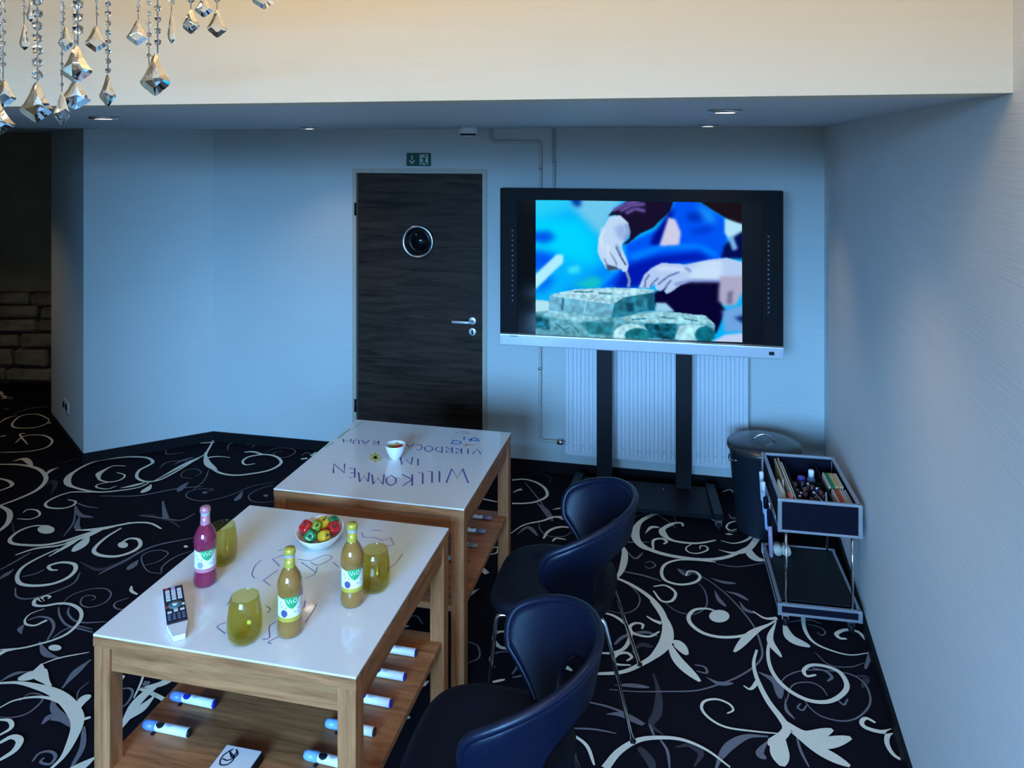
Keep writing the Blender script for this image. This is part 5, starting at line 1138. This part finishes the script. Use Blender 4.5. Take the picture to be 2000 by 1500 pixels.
# bowl of mini peppers
bp_ = fl(625, 1066, TH)
bowl = thing('serving_bowl', 'white porcelain bowl heaped with mini peppers on near table', 'bowl', (bp_[0], bp_[1], TH), TROT)
def bowl_mesh(R0, H, k=1.0):
    out = [(0.36, 0.0), (0.40, 0.05), (0.62, 0.22), (0.86, 0.60), (0.99, 0.96), (1.0, 1.0), (0.965, 1.0), (0.83, 0.62), (0.58, 0.26), (0.3, 0.13), (0.0, 0.11)]
    return MB().lathe([(r_*R0, z*H) for r_, z in out], 44, closed_top=False)
bm_ = bowl_mesh(0.086, 0.062); bm_.v = [(x, y, z*(1+0.18*(y/0.086)*(z/0.062))) for x, y, z in bm_.v]; bm_.build('bowl_shell', M_PORC, bowl)
MR_ = mat('pepper_red', (0.52, 0.012, 0.015), 0.18, coat=0.4, noise=0.15, nscale=30); MY_ = mat('pepper_yellow', (0.72, 0.42, 0.02), 0.18, coat=0.4, noise=0.12, nscale=30)
MG_ = mat('pepper_green', (0.015, 0.20, 0.07), 0.18, coat=0.4, noise=0.15, nscale=30); MLG = mat('pepper_lime', (0.16, 0.24, 0.02), 0.2, coat=0.4, noise=0.15, nscale=30); MDG = mat('pepper_stem', (0.01, 0.06, 0.03), 0.5)
def pepper_mesh(sc, tall=1.1):
    mb_ = MB(); n = 28; prof = [(0.02, -0.80), (0.30, -0.92), (0.62, -0.80), (0.85, -0.45), (0.96, 0.0), (0.98, 0.35), (0.85, 0.70), (0.55, 0.88), (0.25, 0.82), (0.04, 0.70)]
    vs_ = []; fs_ = []
    for r_, z in prof:
        for k_ in range(n):
            a_ = 2*math.pi*k_/n; rr = r_*(1+0.09*math.cos(4*a_)*min(1, r_*1.4)); vs_.append((rr*sc*math.cos(a_), rr*sc*math.sin(a_), z*sc*tall))
    for i in range(len(prof)-1):
        for k_ in range(n): fs_.append((i*n+k_, i*n+(k_+1) % n, (i+1)*n+(k_+1) % n, (i+1)*n+k_))
    fs_.append(tuple(reversed(range(n)))); fs_.append(tuple((len(prof)-1)*n+k_ for k_ in range(n)))
    mb_.add(vs_, fs_, True); return mb_
def pepper(dx, dy, dz, sc, m_, rot, label, tall=1.1):
    t = thing('mini_pepper', label, 'pepper', (bp_[0]+dx, bp_[1]+dy, TH+dz), 0, 'mini peppers in the white bowl', rot=rot)
    sc *= 0.93
    pepper_mesh(sc, tall).build('pepper_flesh', m_, t)
    MB().tube([(0, 0, sc*tall*0.66), (0.001, 0, sc*tall*0.92), (0.004, 0.002, sc*tall*1.12)], [sc*0.28, sc*0.14, sc*0.11], 10).build('pepper_stem', MDG, t)
pepper(-0.050, 0.012, 0.058, 0.027, MR_, (0.5, -0.4, 0), 'shiny red mini pepper at the left of the white bowl')
pepper(-0.026, -0.034, 0.052, 0.024, MG_, (1.15, -0.1, 0.2), 'shiny dark green mini pepper at the front of the white bowl')
pepper(0.002, 0.030, 0.064, 0.025, MY_, (0.3, 0.3, 0), 'shiny yellow mini pepper at the back of the white bowl', 1.2)
pepper(-0.012, -0.003, 0.072, 0.021, MLG, (0.9, -0.3, 0.6), 'shiny lime green mini pepper on top in the middle of the white bowl')
pepper(0.022, -0.036, 0.054, 0.022, MY_, (0.8, 0.9, 0.4), 'shiny yellow mini pepper at the front right of the white bowl', 1.2)
pepper(0.046, 0.008, 0.058, 0.026, MR_, (0.6, 0.5, 0), 'shiny red mini pepper at the right of the white bowl')
pepper(0.038, 0.042, 0.066, 0.021, MG_, (0.1, 0.2, 0), 'shiny dark green mini pepper at the back right of the white bowl')
pepper(0.014, -0.002, 0.042, 0.020, MR_, (0.2, 0.2, 0), 'shiny red mini pepper deep in the middle of the white bowl')

# small bowl on the far table
sb_ = fl(772, 896, TH)
sb = thing('small_bowl', 'small white bowl of sweets on the far table', 'bowl', (sb_[0], sb_[1], TH), 0)
bowl_mesh(0.048, 0.068).build('bowl_shell', M_PORC, sb)
for i, (dx, dy, m_, nm) in enumerate(((-0.020, 0.0, MLG, 'olive'), (0.002, -0.006, MR_, 'red'), (0.022, 0.004, MR_, 'dark red'), (0.0, 0.018, MY_, 'amber'))):
    o = MB().lathe([(0.002, -0.011), (0.010, -0.008), (0.0135, 0.0), (0.010, 0.008), (0.002, 0.011)], 16).build('wrapped_sweet', m_, None, loc=(sb_[0]+dx, sb_[1]+dy, TH+0.052), rot=(0.4*i, 0.3, 0))
    tag(o, '%s sweet in the small white bowl on the far table' % nm, 'sweet', 'sweets in the small bowl')

# remote control
ra_, rb_ = Vector(fl(337, 1147, TH+0.02)), Vector(fl(350, 1244, TH+0.012))
rl_ = (rb_-ra_).length; rc = (ra_+rb_)/2; ang = math.atan2((ra_-rb_).y, (ra_-rb_).x)-math.pi/2
rem = thing('remote_control', 'black and white remote control with many buttons on near table', 'remote', (rc.x, rc.y, TH), ang)
hl = rl_/2; hw = 0.030
bd = MB().prism([(-hw, hl), (hw, hl), (hw, -hl*0.48), (hw*0.55, -hl), (-hw*0.55, -hl), (-hw, -hl*0.48)], 0.002, 0.018)
rbod = bd.build('white_case', M_WHITE, rem)
fp = MB().box(-hw+0.001, hw-0.001, -hl*0.52, hl-0.001, 0.018, 0.022, bev=0.001).build('black_face', mat('remote_face', (0.020, 0.020, 0.035), 0.3), rem)
zb = 0.022
MKB = mat('button_pale', (0.60, 0.62, 0.68), 0.4); MKD = mat('button_slate', (0.08, 0.11, 0.18), 0.4); MKR = mat('button_red', (0.45, 0.04, 0.03), 0.4); MKT = mat('button_teal', (0.06, 0.16, 0.20), 0.4)
def key(x, y, sx, sy, m_): MB().box(x-sx, x+sx, y-sy, y+sy, zb, zb+0.0025, bev=0.0006).build('button', m_, fp)
for ci, x in enumerate((-0.017, 0.0, 0.017)):
    for rj in range(4): key(x, hl-0.026-rj*0.016, 0.0062, 0.0062, MKB)
key(-0.019, hl-0.010, 0.004, 0.004, MKR); key(0.0, hl-0.010, 0.006, 0.003, mat('button_lilac', (0.45, 0.30, 0.60), 0.4))
yk = hl-0.112
MB().lathe([(0.020, 0.0), (0.020, 0.002), (0.018, 0.003)], 24).build('dial_pad', MKT, fp, loc=(0, yk, zb))
MB().lathe([(0.008, 0.0), (0.008, 0.002)], 16).build('dial_centre', MKB, fp, loc=(0, yk, zb+0.003))
key(-0.023, yk-0.004, 0.004, 0.004, MKR); key(0.023, yk-0.004, 0.004, 0.004, MKB); key(0, yk-0.030, 0.006, 0.007, MKB); key(-0.018, yk-0.036, 0.006, 0.004, MKB); key(0.018, yk-0.032, 0.006, 0.004, MKB)
for r_ in range(3):
    for c_ in range(4): key(-0.020+c_*0.0133, yk-0.053-r_*0.011, 0.0042, 0.0035, MKD)

# ------------------------------------------------------------------ unseen ceiling lamp added in the tall front room to warm the bulkhead
cl = thing('added_ceiling_lamp', 'added round opal fill lamp, out of view on the high ceiling of the front room', 'lamp', (0.30, 0.45, TOPZ))
MB().lathe([(0.20, -0.05), (0.21, -0.04), (0.21, 0.0)], 32).build('added_lamp_base', M_WHITE, cl)
MB().lathe([(0.02, -0.16), (0.10, -0.145), (0.17, -0.10), (0.195, -0.051)], 32).build('added_lamp_dome', mat('added_lamp_glow', (1, 0.95, 0.85), 0.4, emit=(1.0, 0.84, 0.60), estr=3, noise=0), cl)
cl_d = bpy.data.lights.new('added_lamp_fill', 'POINT'); cl_d.energy = 40; cl_d.color = (1.0, 0.74, 0.38); cl_d.shadow_soft_size = 0.18
cl_o = bpy.data.objects.new('added_lamp_fill', cl_d); COL.objects.link(cl_o); cl_o.parent = cl; cl_o.location = (0, 0, -0.36)

# ------------------------------------------------------------------ chandelier (only its hanging crystals reach into the picture)
CHC = (-0.86, 1.18); CHZ = 2.64
chd = thing('crystal_chandelier', 'crystal chandelier with hanging beads and kite shaped drops', 'chandelier', (CHC[0], CHC[1], 0))
M_CRY = bpy.data.materials.new('clear_crystal'); M_CRY.use_nodes = True
b = M_CRY.node_tree.nodes['Principled BSDF']; b.inputs['Transmission Weight'].default_value = 1.0; b.inputs['Roughness'].default_value = 0.0; b.inputs['IOR'].default_value = 1.62
nz = M_CRY.node_tree.nodes.new('ShaderNodeTexNoise'); nz.inputs['Scale'].default_value = 5
rp_ = M_CRY.node_tree.nodes.new('ShaderNodeValToRGB'); rp_.color_ramp.elements[0].color = (0.93, 0.95, 0.97, 1); rp_.color_ramp.elements[1].color = (1, 1, 1, 1)
M_CRY.node_tree.links.new(nz.outputs['Fac'], rp_.inputs[0]); M_CRY.node_tree.links.new(rp_.outputs[0], b.inputs['Base Color'])
RINGS = (0.14, 0.27, 0.40, 0.52)
for r_ in RINGS:
    MB().tube([(r_*math.cos(k*math.pi/24), r_*math.sin(k*math.pi/24), CHZ) for k in range(48)], 0.007, 8, closed=True).build('ring', M_CHROME, chd)
for k in range(8):
    a_ = k*math.pi/4+0.2; MB().tube([(0.0, 0.0, CHZ+0.10), (0.15*math.cos(a_), 0.15*math.sin(a_), CHZ+0.03), (0.53*math.cos(a_), 0.53*math.sin(a_), CHZ)], 0.006, 8).build('arm', M_CHROME, chd)
MB().tube([(0, 0, CHZ+0.05), (0, 0, TOPZ)], 0.010, 10).build('stem', M_CHROME, chd)
MB().lathe([(0.012, TOPZ-0.06), (0.05, TOPZ-0.03), (0.06, TOPZ-0.002)], 24).build('ceiling_rose', M_CHROME, chd)
M_BULB = mat('warm_bulb', (1, 0.9, 0.7), 0.4, emit=(1.0, 0.74, 0.42), estr=30, noise=0)
for k in range(6):
    a_ = k*math.pi/3+0.3; x, y = 0.34*math.cos(a_), 0.34*math.sin(a_)
    cd_ = MB().lathe([(0.012, CHZ), (0.012, CHZ+0.10)], 14, c=(x, y, 0)).build('candle_sleeve', M_WHITE, chd)
    MB().lathe([(0.008, CHZ+0.10), (0.017, CHZ+0.125), (0.012, CHZ+0.155), (0.002, CHZ+0.18)], 14, c=(x, y, 0)).build('bulb', M_BULB, cd_)
pl_d = bpy.data.lights.new('chandelier_light', 'POINT'); pl_d.energy = 17; pl_d.color = (1.0, 0.76, 0.42); pl_d.shadow_soft_size = 0.30
pl_o = bpy.data.objects.new('chandelier_light', pl_d); COL.objects.link(pl_o); pl_o.parent = chd; pl_o.location = (0, 0, CHZ+0.30)

def bead_mesh(r):
    bm = bmesh.new(); bmesh.ops.create_icosphere(bm, subdivisions=1, radius=r)
    me_ = bpy.data.meshes.new('bead'); bm.to_mesh(me_); bm.free(); me_.materials.append(M_CRY); return me_
BEADS = {}
def kite_mesh(wd, ht, th):
    """kite-shaped faceted drop: point at top, widest two thirds down, scalloped lower edge"""
    out = [(0.0, 0.50), (0.10, 0.42), (0.22, 0.18), (0.36, -0.02), (0.50, -0.16), (0.46, -0.24), (0.34, -0.32), (0.24, -0.37), (0.14, -0.44), (0.0, -0.50)]
    ol = [(x*wd, z*ht) for x, z in out]+[(-x*wd, z*ht) for x, z in out[-2:0:-1]]
    n = len(ol); vs_ = []; fs_ = []
    for (f_, y) in ((1.0, 0.0), (0.62, -th/2), (0.62, th/2)):
        for x, z in ol: vs_.append((x*f_, y, z*f_-0.02*ht*(1-f_)))
    c1 = len(vs_); vs_.append((0, -th*0.62, 0)); c2 = len(vs_); vs_.append((0, th*0.62, 0))
    for i in range(n):
        j = (i+1) % n
        fs_ += [(i, n+i, n+j, j), (i, j, 2*n+j, 2*n+i), (n+i, c1, n+j), (2*n+i, 2*n+j, c2)]
    mb_ = MB(); mb_.add(vs_, [tuple(reversed(f)) for f in fs_]); return mb_
def drop_mesh(wd, ht):
    return MB().lathe([(wd*0.06, ht*0.5), (wd*0.16, ht*0.36), (wd*0.34, ht*0.05), (wd*0.5, -ht*0.22), (wd*0.40, -ht*0.38), (wd*0.05, -ht*0.5)], 8, smooth=False)
def on_ring(px, r_, far):
    k = (px-CX)/FPX; A = 1+k*k; B = -2*(k*CHC[0]+CHC[1]); C_ = CHC[0]**2+CHC[1]**2-r_*r_
    D = B*B-4*A*C_
    if D < 0: return None
    return (-B+(1 if far else -1)*math.sqrt(D))/(2*A)
def strand(px, r_, far, beads, bsz, pend):
    """beads: list of pixel heights; bsz: bead diameter in px; pend: list of (px, py, w, h, yaw, kind)"""
    Y = on_ring(px, r_, far)
    if Y is None:
        for r2 in RINGS[::-1]:
            Y = on_ring(px, r2, far)
            if Y: break
    if Y is None: Y = CHC[1]
    s = Y/FPX; X = (px-CX)*s
    zlow = min([CH-(q-HY)*s for q in beads]+[CH-(q[1]-q[3]/2-HY)*s for q in pend])
    wire = MB().tube([(X-CHC[0], Y-CHC[1], CHZ), (X-CHC[0], Y-CHC[1], zlow)], 0.0009, 5).build('strand_wire', M_STEEL, chd)
    rad_ = round(bsz*s/2, 4)
    if rad_ not in BEADS: BEADS[rad_] = bead_mesh(rad_)
    ys = list(beads)
    if ys:
        step = (ys[1]-ys[0]) if len(ys) > 1 else 20
        y_ = ys[0]-step
        while CH-(y_-HY)*s < CHZ-0.01: ys.append(y_); y_ -= step
    for q in ys:
        o = bpy.data.objects.new('bead', BEADS[rad_]); COL.objects.link(o); o.parent = wire; o.location = (X-CHC[0], Y-CHC[1], CH-(q-HY)*s); o.rotation_euler = (0, 0, q)
    for (qx, qy, w_, h_, yaw, kd) in pend:
        mb_ = kite_mesh(w_*s, h_*s, 0.013) if kd == 'k' else drop_mesh(w_*s, h_*s)
        mb_.build('crystal_drop', M_CRY, wire, loc=((qx-CX)*s-CHC[0], Y-CHC[1], CH-(qy-HY)*s), rot=(0, 0, yaw))
rr = lambda a, b, st: list(np.arange(a, b+.1, st))
strand(6, .40, True, rr(0, 145, 21), 12, [(8, 182, 40, 56, .5, 'k')])
strand(-2, .27, False, rr(5, 180, 22), 11, [(-6, 232, 66, 70, .2, 'k')])
strand(47, .52, True, rr(0, 36, 14), 9, [(48, 72, 18, 52, 0, 'd')])
strand(60, .40, True, rr(-20, -6, 14), 8, [(60, 22, 14, 42, 0, 'd')])
strand(73, .27, False, rr(2, 148, 24), 22, [(71, 200, 62, 80, .15, 'k')])
strand(124, .52, True, rr(2, 44, 12), 8, [(128, 76, 26, 50, .4, 'k')])
strand(152, .14, False, rr(8, 82, 25), 23, [(149, 126, 68, 76, -.1, 'k')])
strand(146, .40, True, rr(10, 140, 18), 9, [(147, 184, 56, 60, .3, 'k')])
strand(121, .27, True, rr(5, 165, 20), 8, [(121, 212, 40, 66, 1.35, 'k')])
strand(189, .52, True, rr(2, 40, 13), 8, [(187, 76, 40, 52, .6, 'k')])
strand(211, .27, False, rr(8, 140, 18.5), 13, [(210, 176, 32, 66, .9, 'k')])
strand(270, .52, True, rr(0, 30, 12), 9, [(268, 64, 40, 50, .2, 'k')])
strand(291, .40, True, rr(6, 122, 20.5), 11, [(291, 146, 16, 24, .2, 'd')])
strand(308, .27, False, rr(-6, 92, 22), 15, [(303, 146, 58, 84, .1, 'k')])
strand(335, .52, True, rr(-10, 10, 14), 14, [(335, 54, 16, 62, 0, 'd')])
strand(373, .40, False, rr(-20, 6, 18), 18, [(373, 42, 38, 50, -.2, 'k')])
strand(424, .52, True, rr(-20, 8, 18), 15, [(424, 46, 38, 56, .4, 'k')])
strand(400, .40, False, rr(-40, -8, 18), 15, [(398, 12, 34, 44, .2, 'k')])
strand(515, .52, True, rr(-60, -30, 18), 15, [(515, -6, 44, 48, .1, 'k')])
